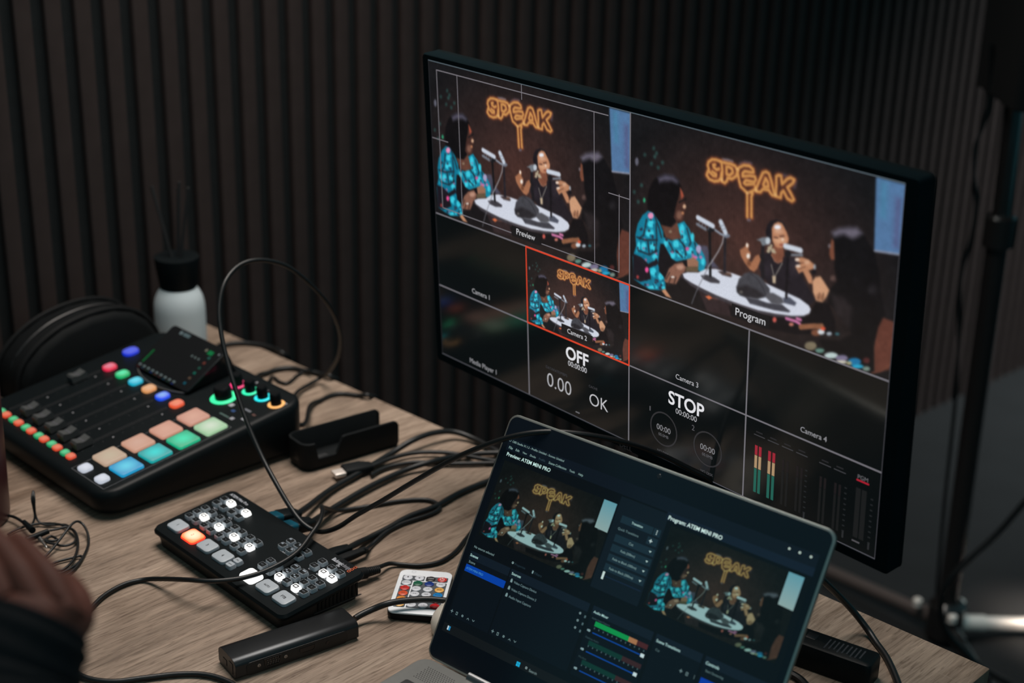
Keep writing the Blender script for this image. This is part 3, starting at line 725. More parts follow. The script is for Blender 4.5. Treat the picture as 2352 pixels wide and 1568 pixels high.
PATHS = {
'loop':[(-0.2924,1.8000,-0.0024),(-0.2764,1.7893,0.0100),(-0.2659,1.8267,0.0060),(-0.2527,1.8450,0.0086),(-0.2360,1.8200,0.0306),(-0.2193,1.7800,0.0684),(-0.2122,1.7400,0.1135),(-0.2187,1.7000,0.1616),(-0.2362,1.6700,0.1997),(-0.2596,1.6450,0.2305),(-0.2848,1.6200,0.2459),(-0.3049,1.6000,0.2463),(-0.3172,1.5750,0.2356),(-0.3212,1.5550,0.2147),(-0.3167,1.5350,0.1893),(-0.3041,1.5100,0.1564),(-0.2854,1.4800,0.1188),(-0.2631,1.4500,0.0847),(-0.2408,1.4200,0.0618),(-0.2238,1.4000,0.0461),(-0.2093,1.3850,0.0378),(-0.1923,1.3750,0.0355),(-0.1724,1.3600,0.0492),(-0.1506,1.3450,0.0721),(-0.1230,1.3300,0.0971),(-0.0870,1.3050,0.1335),(-0.0487,1.2800,0.1697),(-0.0082,1.2580,0.1990),(0.0272,1.2450,0.2138),(0.0625,1.2430,0.2139),(0.0992,1.2550,0.2024),(0.1331,1.2700,0.1856),(0.1677,1.2800,0.1647),(0.1940,1.2850,0.1474),(0.2238,1.3000,0.1071)],
'over':[(-0.4108,1.2355,0.0030),(-0.4028,1.2671,0.0030),(-0.3951,1.2943,0.0030),(-0.3812,1.3159,0.0030),(-0.3640,1.3261,0.0030),(-0.3440,1.3167,0.0100),(-0.3121,1.2925,0.0240),(-0.2848,1.2845,0.0280),(-0.2565,1.2925,0.0280),(-0.2326,1.3036,0.0320),(-0.2103,1.3289,0.0360),(-0.1985,1.3591,0.0420),(-0.1927,1.3799,0.0460),(-0.1933,1.4057,0.0440),(-0.1979,1.4296,0.0360),(-0.1970,1.4573,0.0200),(-0.1870,1.4785,0.0060),(-0.1715,1.4892,0.0030),(-0.1483,1.4987,0.0030),(-0.1202,1.5107,0.0030),(-0.0937,1.5153,0.0030),(-0.0791,1.5066,0.0030),(-0.0760,1.4942,0.0030),(-0.0867,1.4793,0.0030),(-0.1115,1.4598,0.0030),(-0.1275,1.4413,0.0030),(-0.1374,1.4214,0.0030),(-0.1441,1.4050,0.0030),(-0.1473,1.3821,0.0110)],
'front':[(-0.4123,1.1907,0.0030),(-0.3916,1.1668,0.0030),(-0.3738,1.1523,0.0030),(-0.3493,1.1479,0.0030),(-0.3235,1.1545,0.0030),(-0.2938,1.1619,0.0030),(-0.2682,1.1617,0.0030),(-0.2445,1.1503,0.0030),(-0.2253,1.1297,0.0030)],
'hdmi1':[(-0.2293,1.4452,0.0160),(-0.2201,1.4734,0.0110),(-0.2002,1.5283,0.0060),(-0.1706,1.5754,0.0060),(-0.1396,1.6274,0.0060),(-0.1152,1.6484,0.0140),(-0.0903,1.6710,0.0140),(-0.0670,1.6823,0.0100),(-0.0426,1.6722,0.0060),(-0.0156,1.6405,0.0060),(0.0158,1.6124,0.0060)],
'hdmi2':[(-0.2115,1.4246,0.0170),(-0.2024,1.4570,0.0100),(-0.1904,1.4866,0.0060),(-0.1569,1.5383,0.0060),(-0.1207,1.5816,0.0060),(-0.0903,1.5982,0.0100),(-0.0567,1.6261,0.0060),(-0.0154,1.6345,0.0060),(0.0158,1.6302,0.0060)],
'spare':[(-0.1674,1.5836,0.0060),(-0.1548,1.5959,0.0060),(-0.1404,1.6119,0.0060),(-0.1168,1.6275,0.0060),(-0.0923,1.6325,0.0060),(-0.0672,1.6303,0.0060),(-0.0358,1.6190,0.0060),(-0.0047,1.6089,0.0060),(0.0209,1.6057,0.0060)],
'spare2':[(-0.1590,1.5699,0.0040),(-0.1520,1.5817,0.0040),(-0.1418,1.5926,0.0040),(-0.1297,1.6002,0.0040),(-0.1073,1.6085,0.0040),(-0.0743,1.6056,0.0040),(-0.0175,1.6112,0.0040),(0.0158,1.6142,0.0040)],
'usb':[(-0.1666,1.3812,0.0120),(-0.1567,1.4028,0.0080),(-0.1459,1.4230,0.0040),(-0.1270,1.4463,0.0040),(-0.1077,1.4722,0.0040),(-0.0805,1.4973,0.0040),(-0.0554,1.5314,0.0040),(-0.0241,1.5627,0.0040),(0.0058,1.5870,0.0040)],
'power':[(-0.1427,1.3446,0.0100),(-0.1301,1.3523,0.0090),(-0.1203,1.3669,0.0050),(-0.1070,1.3692,0.0030),(-0.0890,1.3683,0.0030),(-0.0692,1.3765,0.0030),(-0.0544,1.3974,0.0030),(-0.0449,1.4242,0.0030),(-0.0312,1.4640,0.0030)],
'hubc':[(-0.1441,1.2535,0.0090),(-0.1384,1.2592,0.0100),(-0.1272,1.2651,0.0130),(-0.1139,1.2670,0.0180),(-0.0975,1.2726,0.0185),(-0.0766,1.2760,0.0185),(-0.0588,1.2744,0.0185),(-0.0428,1.2770,0.0140),(-0.0299,1.2703,0.0140)],
'rear1':[(-0.4180,1.9118,0.0200),(-0.4090,1.9545,0.0060),(-0.3996,1.9685,0.0040),(-0.3845,1.9762,0.0040),(-0.3577,1.9730,0.0040),(-0.3330,1.9597,0.0040),(-0.3143,1.9367,0.0045),(-0.3126,1.9752,-0.0300),(-0.3281,2.1106,-0.2000)],
'rear2':[(-0.3387,1.7948,0.0200),(-0.3361,1.8442,0.0080),(-0.3250,1.8712,0.0040),(-0.3130,1.8842,0.0040),(-0.2948,1.8885,0.0040),(-0.2747,1.8790,0.0040),(-0.2561,1.8710,0.0040),(-0.2389,1.8588,0.0045),(-0.2321,1.8957,-0.0300),(-0.2481,2.0531,-0.2000)],
'rear3':[(-0.3232,1.8194,0.0150),(-0.3182,1.8471,0.0060),(-0.3067,1.8431,0.0030),(-0.2973,1.8378,0.0030),(-0.2915,1.8455,0.0030),(-0.2870,1.8623,0.0030),(-0.2816,1.8733,0.0030),(-0.2744,1.8726,0.0060),(-0.2665,1.8665,0.0100)],
'rear4':[(-0.2604,1.7164,0.0200),(-0.2539,1.7548,0.0080),(-0.2441,1.7849,0.0030),(-0.2326,1.8012,0.0030),(-0.2181,1.8078,0.0030),(-0.1978,1.8033,0.0030),(-0.1821,1.7994,0.0045),(-0.1763,1.8431,-0.0300),(-0.1894,1.9973,-0.2000)],
'right':[(0.2741,1.2224,0.1000),(0.2937,1.2357,0.0750),(0.3167,1.2574,0.0450),(0.3357,1.2654,0.0220),(0.3481,1.2596,0.0080),(0.3542,1.2425,0.0030),(0.3587,1.2159,0.0030),(0.3597,1.1775,0.0030),(0.3572,1.1278,0.0030)],
'hang':[(0.8952,2.2500,-0.2906),(0.8560,2.2500,-0.3558),(0.8194,2.2500,-0.4148),(0.7819,2.2500,-0.4614),(0.7508,2.2500,-0.5051),(0.7430,2.2500,-0.5546),(0.7571,2.2500,-0.6016),(0.7923,2.2500,-0.6416),(0.8334,2.2500,-0.6783),(0.8989,2.2906,-0.7350)],
'polec':[(0.7634,2.4600,0.3643),(0.7718,2.4600,0.2721),(0.7677,2.4600,0.2285),(0.7593,2.4600,0.1952),(0.7635,2.4600,0.1471),(0.7742,2.4600,0.0946),(0.7736,2.4600,0.0334),(0.7655,2.4600,-0.0291),(0.7711,2.4600,-0.1004),(0.7848,2.4600,-0.2473),(0.7920,2.4600,-0.4619),(0.8022,2.4600,-0.6707)],
'ear1':[(-0.5568,1.4498,0.0040),(-0.5482,1.4495,0.0052),(-0.5390,1.4477,0.0064),(-0.5285,1.4412,0.0076),(-0.5159,1.4281,0.0088),(-0.5053,1.4140,0.0100)],
'ear2':[(-0.4841,1.4139,0.0080),(-0.4771,1.4180,0.0075),(-0.4705,1.4236,0.0070),(-0.4647,1.4225,0.0065),(-0.4570,1.4147,0.0060),(-0.4492,1.3961,0.0055),(-0.4448,1.3752,0.0050),(-0.4444,1.3545,0.0045),(-0.4495,1.3398,0.0040),(-0.4597,1.3384,0.0035),(-0.4702,1.3427,0.0030)],
'ear3':[(-0.5086,1.4345,0.0040),(-0.5071,1.4395,0.0100),(-0.5081,1.4413,0.0200),(-0.5094,1.4430,0.0300),(-0.5099,1.4508,0.0350),(-0.5069,1.4431,0.0300),(-0.5070,1.4414,0.0200),(-0.5066,1.4411,0.0100),(-0.5026,1.4380,0.0050),(-0.4950,1.4351,0.0030),(-0.4840,1.4356,0.0030),(-0.4745,1.4367,0.0030),(-0.4666,1.4307,0.0030)],
'ear4':[(-0.5276,1.4109,0.0030),(-0.5243,1.4178,0.0032),(-0.5176,1.4273,0.0034),(-0.5073,1.4345,0.0036),(-0.4955,1.4371,0.0038),(-0.4810,1.4354,0.0040),(-0.4660,1.4267,0.0042),(-0.4557,1.4119,0.0044),(-0.4531,1.3962,0.0046),(-0.4605,1.3879,0.0048),(-0.4705,1.3898,0.0050),(-0.4831,1.3955,0.0052),(-0.4807,1.4060,0.0054),(-0.4718,1.3990,0.0056),(-0.4762,1.3956,0.0058),(-0.4859,1.3962,0.0060)],
'ear5':[(-0.4785,1.3528,0.0030),(-0.4760,1.3642,0.0030),(-0.4709,1.3775,0.0060),(-0.4658,1.3983,0.0100),(-0.4616,1.4139,0.0140),(-0.4574,1.4243,0.0140),(-0.4512,1.4248,0.0100),(-0.4433,1.4125,0.0060),(-0.4383,1.3956,0.0030),(-0.4365,1.3737,0.0030),(-0.4372,1.3522,0.0030),(-0.4407,1.3363,0.0030),(-0.4473,1.3225,0.0030),(-0.4515,1.3101,0.0030)],
'ear6':[(-0.4720,1.3399,0.0030),(-0.4665,1.3481,0.0030),(-0.4600,1.3574,0.0030),(-0.4500,1.3644,0.0030),(-0.4409,1.3702,0.0030),(-0.4370,1.3669,0.0030),(-0.4383,1.3561,0.0030),(-0.4448,1.3413,0.0030),(-0.4533,1.3299,0.0030),(-0.4616,1.3224,0.0030)],
'jackbody':[(-0.5033,1.3953,0.0060),(-0.4848,1.4124,0.0080)],
'jackplug':[(-0.4892,1.3966,0.0080),(-0.4778,1.3823,0.0050)],
'split':[(-0.5149,1.4274,0.0100),(-0.4991,1.4057,0.0120)],
'h_index':[(-0.2326,0.6919,0.3581),(-0.2448,0.7064,0.3678),(-0.2631,0.7289,0.3705),(-0.2771,0.7452,0.3712)],
'h_middle':[(-0.2461,0.6881,0.3621),(-0.2589,0.7029,0.3726),(-0.2776,0.7261,0.3771),(-0.2925,0.7429,0.3789)],
'h_ring':[(-0.2621,0.6885,0.3633),(-0.2751,0.7034,0.3739),(-0.2942,0.7264,0.3778),(-0.3094,0.7427,0.3785)],
'h_pinky':[(-0.2787,0.6925,0.3596),(-0.2914,0.7064,0.3678),(-0.3052,0.7233,0.3698),(-0.3158,0.7346,0.3713)],
'h_thumb':[(-0.2391,0.6851,0.3408),(-0.2279,0.6982,0.3469),(-0.2367,0.7244,0.3451),(-0.2518,0.7502,0.3426)],
'h_arm':[(-0.2522,0.6789,0.3524),(-0.2547,0.6680,0.3382),(-0.2535,0.6447,0.3198),(-0.2458,0.5787,0.2881)],
'h_sleeve':[(-0.2466,0.6853,0.3551),(-0.2498,0.6773,0.3482),(-0.2562,0.6630,0.3335),(-0.2550,0.6414,0.3168),(-0.2467,0.5772,0.2842)],
}

# the picture shown by both screens: painted as colours on a fine flat grid of 1600 x 900 units
def paint_feed(nx=480, ny=270):
    W, H = 1600.0, 900.0
    X, Y = np.meshgrid(np.linspace(0, W, nx), np.linspace(0, H, ny))
    r = np.sqrt(((X - 760) / 900) ** 2 + ((Y - 470) / 600) ** 2)
    k = np.clip(1 - r, 0, 1)[..., None] ** 1.15
    img = np.array([23, 23, 25.0]) * (1 - k) + np.array([74, 48, 43.0]) * k
    img *= (1 + 0.05 * np.sin(X * 2 * PI / 15.2))[..., None]
    px = W / (nx - 1)
    for cr, cg, cb, soft, wid, s in FEED:
        q = np.array([float(t) for t in s.split()]).reshape(-1, 2)
        s2 = max(soft, px) * 0.9
        pad = s2 + wid / 2 + 4
        i0 = int(max(0, (q[:, 0].min() - pad) / px)); i1 = int(min(nx, (q[:, 0].max() + pad) / px + 2))
        j0 = int(max(0, (q[:, 1].min() - pad) / px)); j1 = int(min(ny, (q[:, 1].max() + pad) / px + 2))
        if i1 <= i0 or j1 <= j0:
            continue
        x = X[j0:j1, i0:i1]; y = Y[j0:j1, i0:i1]
        d = np.full(x.shape, 1e9); inside = np.zeros(x.shape, bool)
        n = len(q)
        for a in range(n if not wid else n - 1):
            p, t = q[a], q[(a + 1) % n]
            e = t - p; L = max(e @ e, 1e-9)
            u = np.clip(((x - p[0]) * e[0] + (y - p[1]) * e[1]) / L, 0, 1)
            d = np.minimum(d, np.hypot(x - p[0] - u * e[0], y - p[1] - u * e[1]))
            if not wid and abs(e[1]) > 1e-9:
                c = (p[1] > y) != (t[1] > y)
                inside ^= c & (x < p[0] + (y - p[1]) / e[1] * e[0])
        sd = np.where(inside, -d, d) if not wid else d - wid / 2
        al = np.clip(0.5 - sd / (2 * s2), 0, 1); al = al * al * (3 - 2 * al)
        if soft >= 30:
            al = np.clip(0.5 - sd / (2 * s2), 0, 1) * 0.8
        img[j0:j1, i0:i1] = img[j0:j1, i0:i1] * (1 - al[..., None]) + np.array([cr, cg, cb], float) * al[..., None]
    g = np.exp(-0.5 * (np.arange(-3, 4) / 1.1) ** 2); g /= g.sum()      # the soft focus of a video picture
    for ax in (0, 1):
        img = sum(w * np.roll(np.pad(img, [(3, 3) if k == ax else (0, 0) for k in range(3)], mode='edge'), k - 3, ax)[tuple(slice(3, -3) if q == ax else slice(None) for q in range(3))] for k, w in enumerate(g))
    rs = np.random.RandomState(3)
    for step, amp in ((30, 0.03), (11, 0.05), (5, 0.06)):                # uneven tones of cloth, skin and hair
        gy, gx = np.linspace(0, ny // step, ny), np.linspace(0, nx // step, nx)
        n0 = rs.randn(ny // step + 2, nx // step + 2); a0, b0 = gy.astype(int), gx.astype(int); fy, fx = (gy - a0)[:, None], (gx - b0)[None]
        n0 = (n0[a0][:, b0] * (1 - fy) + n0[a0 + 1][:, b0] * fy) * (1 - fx) + (n0[a0][:, b0 + 1] * (1 - fy) + n0[a0 + 1][:, b0 + 1] * fy) * fx
        lum = img.mean(-1, keepdims=True) / 255
        img = img * (1 + amp * n0[..., None] * (1 - lum) ** 2)
    img *= 1 + 0.015 * rs.randn(ny, nx, 1)
    c = np.clip(img, 0, 255) / 255
    c = np.where(c <= 0.04045, c / 12.92, ((c + 0.055) / 1.055) ** 2.4)
    me = bpy.data.meshes.new('video_picture')
    gx, gy = np.meshgrid(np.linspace(0, 1, nx), np.linspace(1, 0, ny))
    co = np.stack([gx.ravel(), gy.ravel(), np.zeros(nx * ny)], 1).astype(np.float32)
    idx = np.arange(nx * ny).reshape(ny, nx)
    quads = np.stack([idx[1:, :-1], idx[1:, 1:], idx[:-1, 1:], idx[:-1, :-1]], -1).reshape(-1, 4).astype(np.int32)
    me.vertices.add(len(co)); me.vertices.foreach_set('co', co.ravel())
    me.loops.add(quads.size); me.loops.foreach_set('vertex_index', quads.ravel())
    me.polygons.add(len(quads)); me.polygons.foreach_set('loop_start', np.arange(0, quads.size, 4, dtype=np.int32))
    me.update(calc_edges=True)
    ca = me.color_attributes.new('Col', 'FLOAT_COLOR', 'POINT')
    rgba = np.concatenate([c.reshape(-1, 3), np.ones((nx * ny, 1))], 1).astype(np.float32)
    ca.data.foreach_set('color', rgba.ravel())
    return me


VIDEO = paint_feed()

# ---------------------------------------------------------------- the room
WD = Vector((0.7344, 0.6787, 0)); WN = Vector((-0.6787, 0.7344, 0)); W0 = Vector((-0.6337, 1.9433, 0))
FLOOR = -0.74
WALLM = mat('dark_brown_backing', (0.016, 0.019, 0.020, 1), 0.8, spec=0.2, noise=0.2)
SLATM = mat('dark_brown_slat_veneer', (0.044, 0.032, 0.030, 1), 0.7, spec=0.12, noise=0.22, nscale=30)
mw = Matrix(((WD.x, WN.x, 0, W0.x), (WD.y, WN.y, 0, W0.y), (0, 0, 1, 0), (0, 0, 0, 1)))
b = B(); b.box(-2.2, 3.9, 0.012, 0.05, FLOOR, 1.66)
wall = part('wall_back', b, WALLM, None, mw); wall['kind'] = 'structure'
b = B(); b.slab(0.0235, 0.013, FLOOR, 1.66, 0.0025, 0.0, 2, m=T(0, 0.0065, 0))
slat_me = b.mesh('slat'); slat_me.materials.append(SLATM)
for i in range(-48, 92):
    link('slat', slat_me, None, wall, T(i * 0.0418, 0, 0))
b = B(); b.box(-3, 4, -1.5, 5.2, FLOOR - 0.05, FLOOR)
fl = part('floor', b, mat('dark_grey_carpet', (0.010, 0.011, 0.012, 1), 0.95, noise=0.35, nscale=9, bump=0.3)); fl['kind'] = 'structure'

# ---------------------------------------------------------------- table
TX = Vector((0.7266, -0.6870, 0)); TY = Vector((0.6870, 0.7266, 0))
TR = Vector((0.4535, 1.2080, 0))
TL_, TD_ = 1.238, 0.78
ctr = TR - TX * TL_ / 2 - TY * TD_ / 2
mt = Matrix(((TX.x, TY.x, 0, ctr.x), (TX.y, TY.y, 0, ctr.y), (0, 0, 1, 0), (0, 0, 0, 1)))


def wood():
    m = bpy.data.materials.new('oak_laminate'); m.use_nodes = True
    nt = m.node_tree; p = nt.nodes['Principled BSDF']; N = nt.nodes.new; Lk = nt.links.new
    tc = N('ShaderNodeTexCoord')

    def noise(scale, detail=6, dist=0.0, rough=0.6, off=(0, 0, 0)):
        mp = N('ShaderNodeMapping'); mp.inputs['Scale'].default_value = scale; mp.inputs['Location'].default_value = off
        n = N('ShaderNodeTexNoise'); n.inputs['Scale'].default_value = 1.0; n.inputs['Detail'].default_value = detail
        n.inputs['Distortion'].default_value = dist; n.inputs['Roughness'].default_value = rough
        Lk(tc.outputs['Object'], mp.inputs['Vector']); Lk(mp.outputs['Vector'], n.inputs['Vector'])
        return n

    def ramp(src, stops):
        r = N('ShaderNodeValToRGB'); e = r.color_ramp.elements
        e[0].position, e[0].color = stops[0]; e[1].position, e[1].color = stops[-1]
        for po, co in stops[1:-1]:
            x = e.new(po); x.color = co
        Lk(src, r.inputs['Fac']); return r
    broad = noise((13, 2.0, 1), 6, 1.3)
    fine = noise((165, 8.5, 1), 7, 0.9, 0.72)
    pore = noise((430, 34, 1), 3, 0.5, 0.6, (3, 1, 0))
    knot = noise((5.0, 1.7, 1), 3, 1.6, 0.5, (7, 2.2, 0))
    c1 = ramp(broad.outputs['Fac'], [(0.30, rgb(106, 91, 79)), (0.48, rgb(140, 122, 107)), (0.70, rgb(162, 144, 128))])
    c2 = ramp(fine.outputs['Fac'], [(0.34, (0.56, 0.52, 0.49, 1)), (0.50, (0.93, 0.93, 0.93, 1)), (0.68, (1.22, 1.21, 1.20, 1))])
    c3 = ramp(pore.outputs['Fac'], [(0.34, (0.62, 0.59, 0.57, 1)), (0.47, (1, 1, 1, 1)), (0.66, (1.10, 1.10, 1.10, 1))])
    c4 = ramp(knot.outputs['Fac'], [(0.26, (0.55, 0.50, 0.46, 1)), (0.40, (0.93, 0.92, 0.91, 1)), (0.5, (1, 1, 1, 1))])

    def mul(a, b):
        x = N('ShaderNodeMix'); x.data_type = 'RGBA'; x.blend_type = 'MULTIPLY'; x.inputs['Factor'].default_value = 1
        Lk(a, x.inputs['A']); Lk(b, x.inputs['B']); return x.outputs['Result']
    col = mul(mul(mul(c1.outputs['Color'], c2.outputs['Color']), c3.outputs['Color']), c4.outputs['Color'])
    # pale saw marks running across the grain, in patches
    saw = noise((3, 420, 1), 2, 0.0, 0.5, (1, 5, 0)); patch = noise((9, 5, 1), 2, 0.4, 0.5, (9, 4, 0))
    s1 = ramp(saw.outputs['Fac'], [(0.66, (0, 0, 0, 1)), (0.72, (1, 1, 1, 1))]); s2 = ramp(patch.outputs['Fac'], [(0.55, (0, 0, 0, 1)), (0.64, (0.5, 0.5, 0.5, 1))])
    sm = mul(s1.outputs['Color'], s2.outputs['Color'])
    mx = N('ShaderNodeMix'); mx.data_type = 'RGBA'; Lk(sm, mx.inputs['Factor']); Lk(col, mx.inputs['A']); mx.inputs['B'].default_value = rgb(178, 164, 148)
    Lk(mx.outputs['Result'], p.inputs['Base Color'])
    p.inputs['Roughness'].default_value = 0.62; p.inputs['Specular IOR Level'].default_value = 0.3
    bp = N('ShaderNodeBump'); bp.inputs['Strength'].default_value = 0.25; bp.inputs['Distance'].default_value = 0.0006
    Lk(fine.outputs['Fac'], bp.inputs['Height']); Lk(bp.outputs['Normal'], p.inputs['Normal'])
    return m


table = thing('table', 'oak-look wooden table carrying the screens, mixers and cables', 'table', mt @ T(0, 0, FLOOR))
b = B(); b.slab(TL_, TD_, -0.026, 0.0, 0.002, 0.0008, 2)
part('tabletop', b, wood(), table, T(0, 0, -FLOOR))
b = B()
for s in (-1, 1):
    b.box(-TL_ / 2 + 0.06, TL_ / 2 - 0.06, s * (TD_ / 2 - 0.09) - 0.02, s * (TD_ / 2 - 0.09) + 0.02, -FLOOR - 0.066, -FLOOR - 0.026)
part('under_frame', b, BLACK, table)
for sx in (-1, 1):
    for sy in (-1, 1):
        b = B(); b.slab(0.045, 0.045, 0.0, -FLOOR - 0.026, 0.004, 0, 2, m=T(sx * (TL_ / 2 - 0.05), sy * (TD_ / 2 - 0.09), 0))
        part('leg', b, BLACK, table)

# ---------------------------------------------------------------- monitor
MYAW, MTILT = -0.8519, -0.0644
MC = Vector((0.1103, 1.3595, 0.3171)); MW, MH = 0.598, 0.598 * 9 / 16
mu = Vector((math.cos(MYAW), math.sin(MYAW), 0)); mb = Vector((-math.sin(MYAW), math.cos(MYAW), 0))
mv = Vector((0, 0, 1)) * math.cos(MTILT) + mb * math.sin(MTILT); mn = mu.cross(mv)
base = Vector((MC.x, MC.y, 0)) + mb * 0.03
MB_ = T(*base) @ RZ(MYAW)
monitor = thing('monitor', 'large black monitor showing a grid of camera views', 'monitor', MB_)
SM = MB_.inverted() @ Matrix(((mu.x, mv.x, mn.x, MC.x), (mu.y, mv.y, mn.y, MC.y), (mu.z, mv.z, mn.z, MC.z), (0, 0, 0, 1)))
BEZEL = mat('monitor_black_bezel', (0.0050, 0.0095, 0.0115, 1), 0.75, spec=0.0, noise=0.1)
SHELL = mat('monitor_black_shell', (0.006, 0.009, 0.010, 1), 0.8, spec=0.0, noise=0.1)
ow, oh, ocx, ocy = MW + 0.0235, MH + 0.0165, 0.0025, -0.0018
b = B()
outer = [rrect(ow, oh, z, 0.005, 3, ocx, ocy) for z in (-0.014, -0.001)] + [rrect(ow - 0.003, oh - 0.003, 0.0012, 0.004, 3, ocx, ocy), rrect(MW + 0.0006, MH + 0.0006, 0.0012, 0.0008, 3), rrect(MW + 0.0006, MH + 0.0006, -0.002, 0.0008, 3)]
b.loft(outer, True, False)
part('bezel', b, BEZEL, monitor, SM)
b = B(); b.loft([rrect(ow, oh, -0.0135, 0.006, 3, ocx, ocy), rrect(ow + 0.001, oh + 0.001, -0.018, 0.006, 3, ocx, ocy), rrect(ow - 0.02, oh - 0.02, -0.026, 0.01, 3, ocx, ocy), rrect(ow - 0.16, oh - 0.12, -0.048, 0.02, 3, ocx, ocy)])
part('back_shell', b, SHELL, monitor, SM)
b = B(); b.box(-MW / 2, MW / 2, -MH / 2, MH / 2, -0.003, 0.0)
pm = mat('lit_black_panel', (0.003, 0.004, 0.005, 1), 0.115, spec=0.55, emit=rgb(9, 13, 14), estr=1.0, noise=0.05)
part('screen_panel', b, pm, monitor, SM)
SCREEN = screen_mat('monitor_picture', 0.97, (1, 1, 1), 1.0, 0.2)
SCREEN_LINES = screen_mat('monitor_graphics', 1.0, (1, 1, 1), 1.0, 0.32)
U = MW / 1920


def mp(x, y):
    return (x - 960) * U, (540 - y) * U


def feed_at(x0, y0, x1, y1, z, parent, base_m, m, label=None):
    (a, d), (c, e) = mp(x0, y0), mp(x1, y1)
    o = link('video_picture', VIDEO, m, parent, base_m @ T(a, e, z) @ Matrix.Diagonal((c - a, d - e, 1, 1)))
    if label:
        o['label'] = label
    return o


VIDEO.materials.append(SCREEN)
feed_at(2, 2, 959, 539, 0.00008, monitor, SM, SCREEN, 'upper left picture of the talk show with guide lines')
feed_at(961, 2, 1918, 539, 0.00008, monitor, SM, SCREEN, 'upper right picture of the talk show')
feed_at(482, 542, 958, 808, 0.00008, monitor, SM, SCREEN, 'small red-framed picture of the talk show')
fg = Flat()


def mr(x0, y0, x1, y1, col, z=0.00016):
    (a, d), (c, e) = mp(x0, y0), mp(x1, y1)
    fg.rect(a, e, c, d, col, z)


G1 = rgb(112, 110, 116); G2 = rgb(74, 74, 80); GB = rgb(84, 96, 104); G3 = rgb(40, 40, 43)
fg.piece('border_line')
mr(0, 0, 1920, 3.2, GB); mr(0, 1076.5, 1920, 1080, G2); mr(0, 3, 3, 1077, G3); mr(1917, 3, 1920, 1077, G2)
for args in ((957.5, 3, 962.5, 1077), (3, 537.5, 957, 542.5), (963, 537.5, 1917, 542.5), (3, 807.5, 480, 812.5), (963, 807.5, 1917, 812.5), (477.5, 812, 482.5, 1077), (1437.5, 543, 1442.5, 1077)):
    fg.piece('grid_line'); mr(*args, G1)
RED = rgb(214, 66, 40)
fg.piece('red_border')
for args in ((478, 538, 962, 544), (478, 807, 962, 813), (478, 544, 483, 807), (957.5, 544, 962.5, 807)):
    mr(*args, RED, 0.00024)
# guide lines over the preview picture
for args in ((42, 27, 868, 30.2), (42, 30, 45.2, 513), (151, 30, 154, 512), (805, 27, 808, 510), (913, 262, 916, 513), (42, 510, 408, 513), (558, 510, 916, 513), (475, 3, 478, 52), (3, 267, 90, 270), (868, 266, 958, 269)):
    fg.piece('guide_line'); mr(*args, rgb(120, 116, 122))
fg.piece('caption_box'); mr(412, 484, 552, 520, rgb(24, 23, 25), 0.00022)
fg.piece('caption_box'); mr(1372, 480, 1512, 518, rgb(24, 23, 25), 0.00022)
fg.piece('caption_box'); mr(648, 762, 796, 796, rgb(26, 24, 25), 0.00022)
# recording discs and audio meters
for cx, cy in ((1113, 977), (1296, 977)):
    fg.piece('disc_ring'); x, y = mp(cx, cy); fg.hoop(x, y, 58 * U, 5 * U, rgb(44, 44, 47), 0.00016)
for cx in (1484, 1499, 1534, 1550):
    fg.piece('level_meter'); mr(cx - 5, 892, cx + 5, 923, rgb(150, 34, 50)); mr(cx - 5, 924.5, cx + 5, 966, rgb(168, 138, 104)); mr(cx - 5, 967.5, cx + 5, 1046, rgb(28, 92, 80))
for cx in (1585, 1601, 1637, 1652, 1720, 1735, 1771, 1786):
    fg.piece('dim_meter'); mr(cx - 4, 900, cx + 4, 935, rgb(26, 23, 25)); mr(cx - 4, 936, cx + 4, 1046, rgb(22, 24, 25))
for cx in (1848, 1868):
    fg.piece('dim_meter'); mr(cx - 8, 885, cx + 8, 1040, rgb(24, 26, 27))
for x0 in (1473, 1525, 1577, 1629, 1711, 1762):
    fg.piece('meter_heading'); mr(x0, 857.5, x0 + 41, 860, rgb(66, 66, 70)); mr(x0 + 8, 846, x0 + 32, 850, rgb(38, 38, 41))
fg.piece('red_bar'); mr(1839, 859, 1881, 864, rgb(170, 30, 48)); fg.piece('level_mark'); mr(1838, 1050, 1864, 1055, rgb(80, 78, 82))
for cx in (1668, 1806, 1894):
    fg.piece('meter_scale')
    for k in range(9):
        mr(cx - 4, 900 + k * 17, cx + 4, 904 + k * 17, rgb(33, 36, 38))
    mr(cx - 3, 1040, cx + 3, 1060, rgb(40, 42, 44))
fg.parts(SCREEN_LINES, monitor, SM, ('meter_scale', 'border_line', 'red_border'))
ft = Flat()


def mtxt(s, x, y, w, g=190, bold=0.0, sy=1.0):
    a, c = mp(x, y)
    ft.text(s, a, c, w=w * U, col=rgb(g, g, g + 4), z=0.0003, bold=bold, sy=sy)


mtxt('Preview', 481, 499, 92, 205); mtxt('Program', 1442, 499, 110, 205)
mtxt('Camera 1', 236, 778, 94, 165); mtxt('Camera 2', 723, 779, 92, 205); mtxt('Camera 3', 1206, 779, 92, 185); mtxt('Camera 4', 1686, 780, 92, 150)
mtxt('Media Player 1', 234, 1052, 146, 150)
mtxt('OFF', 722, 856, 107, 225, 0.02); mtxt('00:00:00', 723, 893, 89, 190)
mtxt('DATARATE/MBPS', 621, 943, 104, 62); mtxt('0.00', 633, 985, 118, 185, -0.012); mtxt('CACHE', 797, 943, 40, 66); mtxt('OK', 823, 986, 86, 200, -0.012); mtxt('...', 722, 1050, 18, 130, 0.02)
mtxt('STOP', 1205, 857, 147, 222, 0.02); mtxt('00:00:00', 1206, 894, 87, 170)
mtxt('1', 1054, 925, 5, 80, 0, 0.45); mtxt('2', 1236, 926, 11, 90)
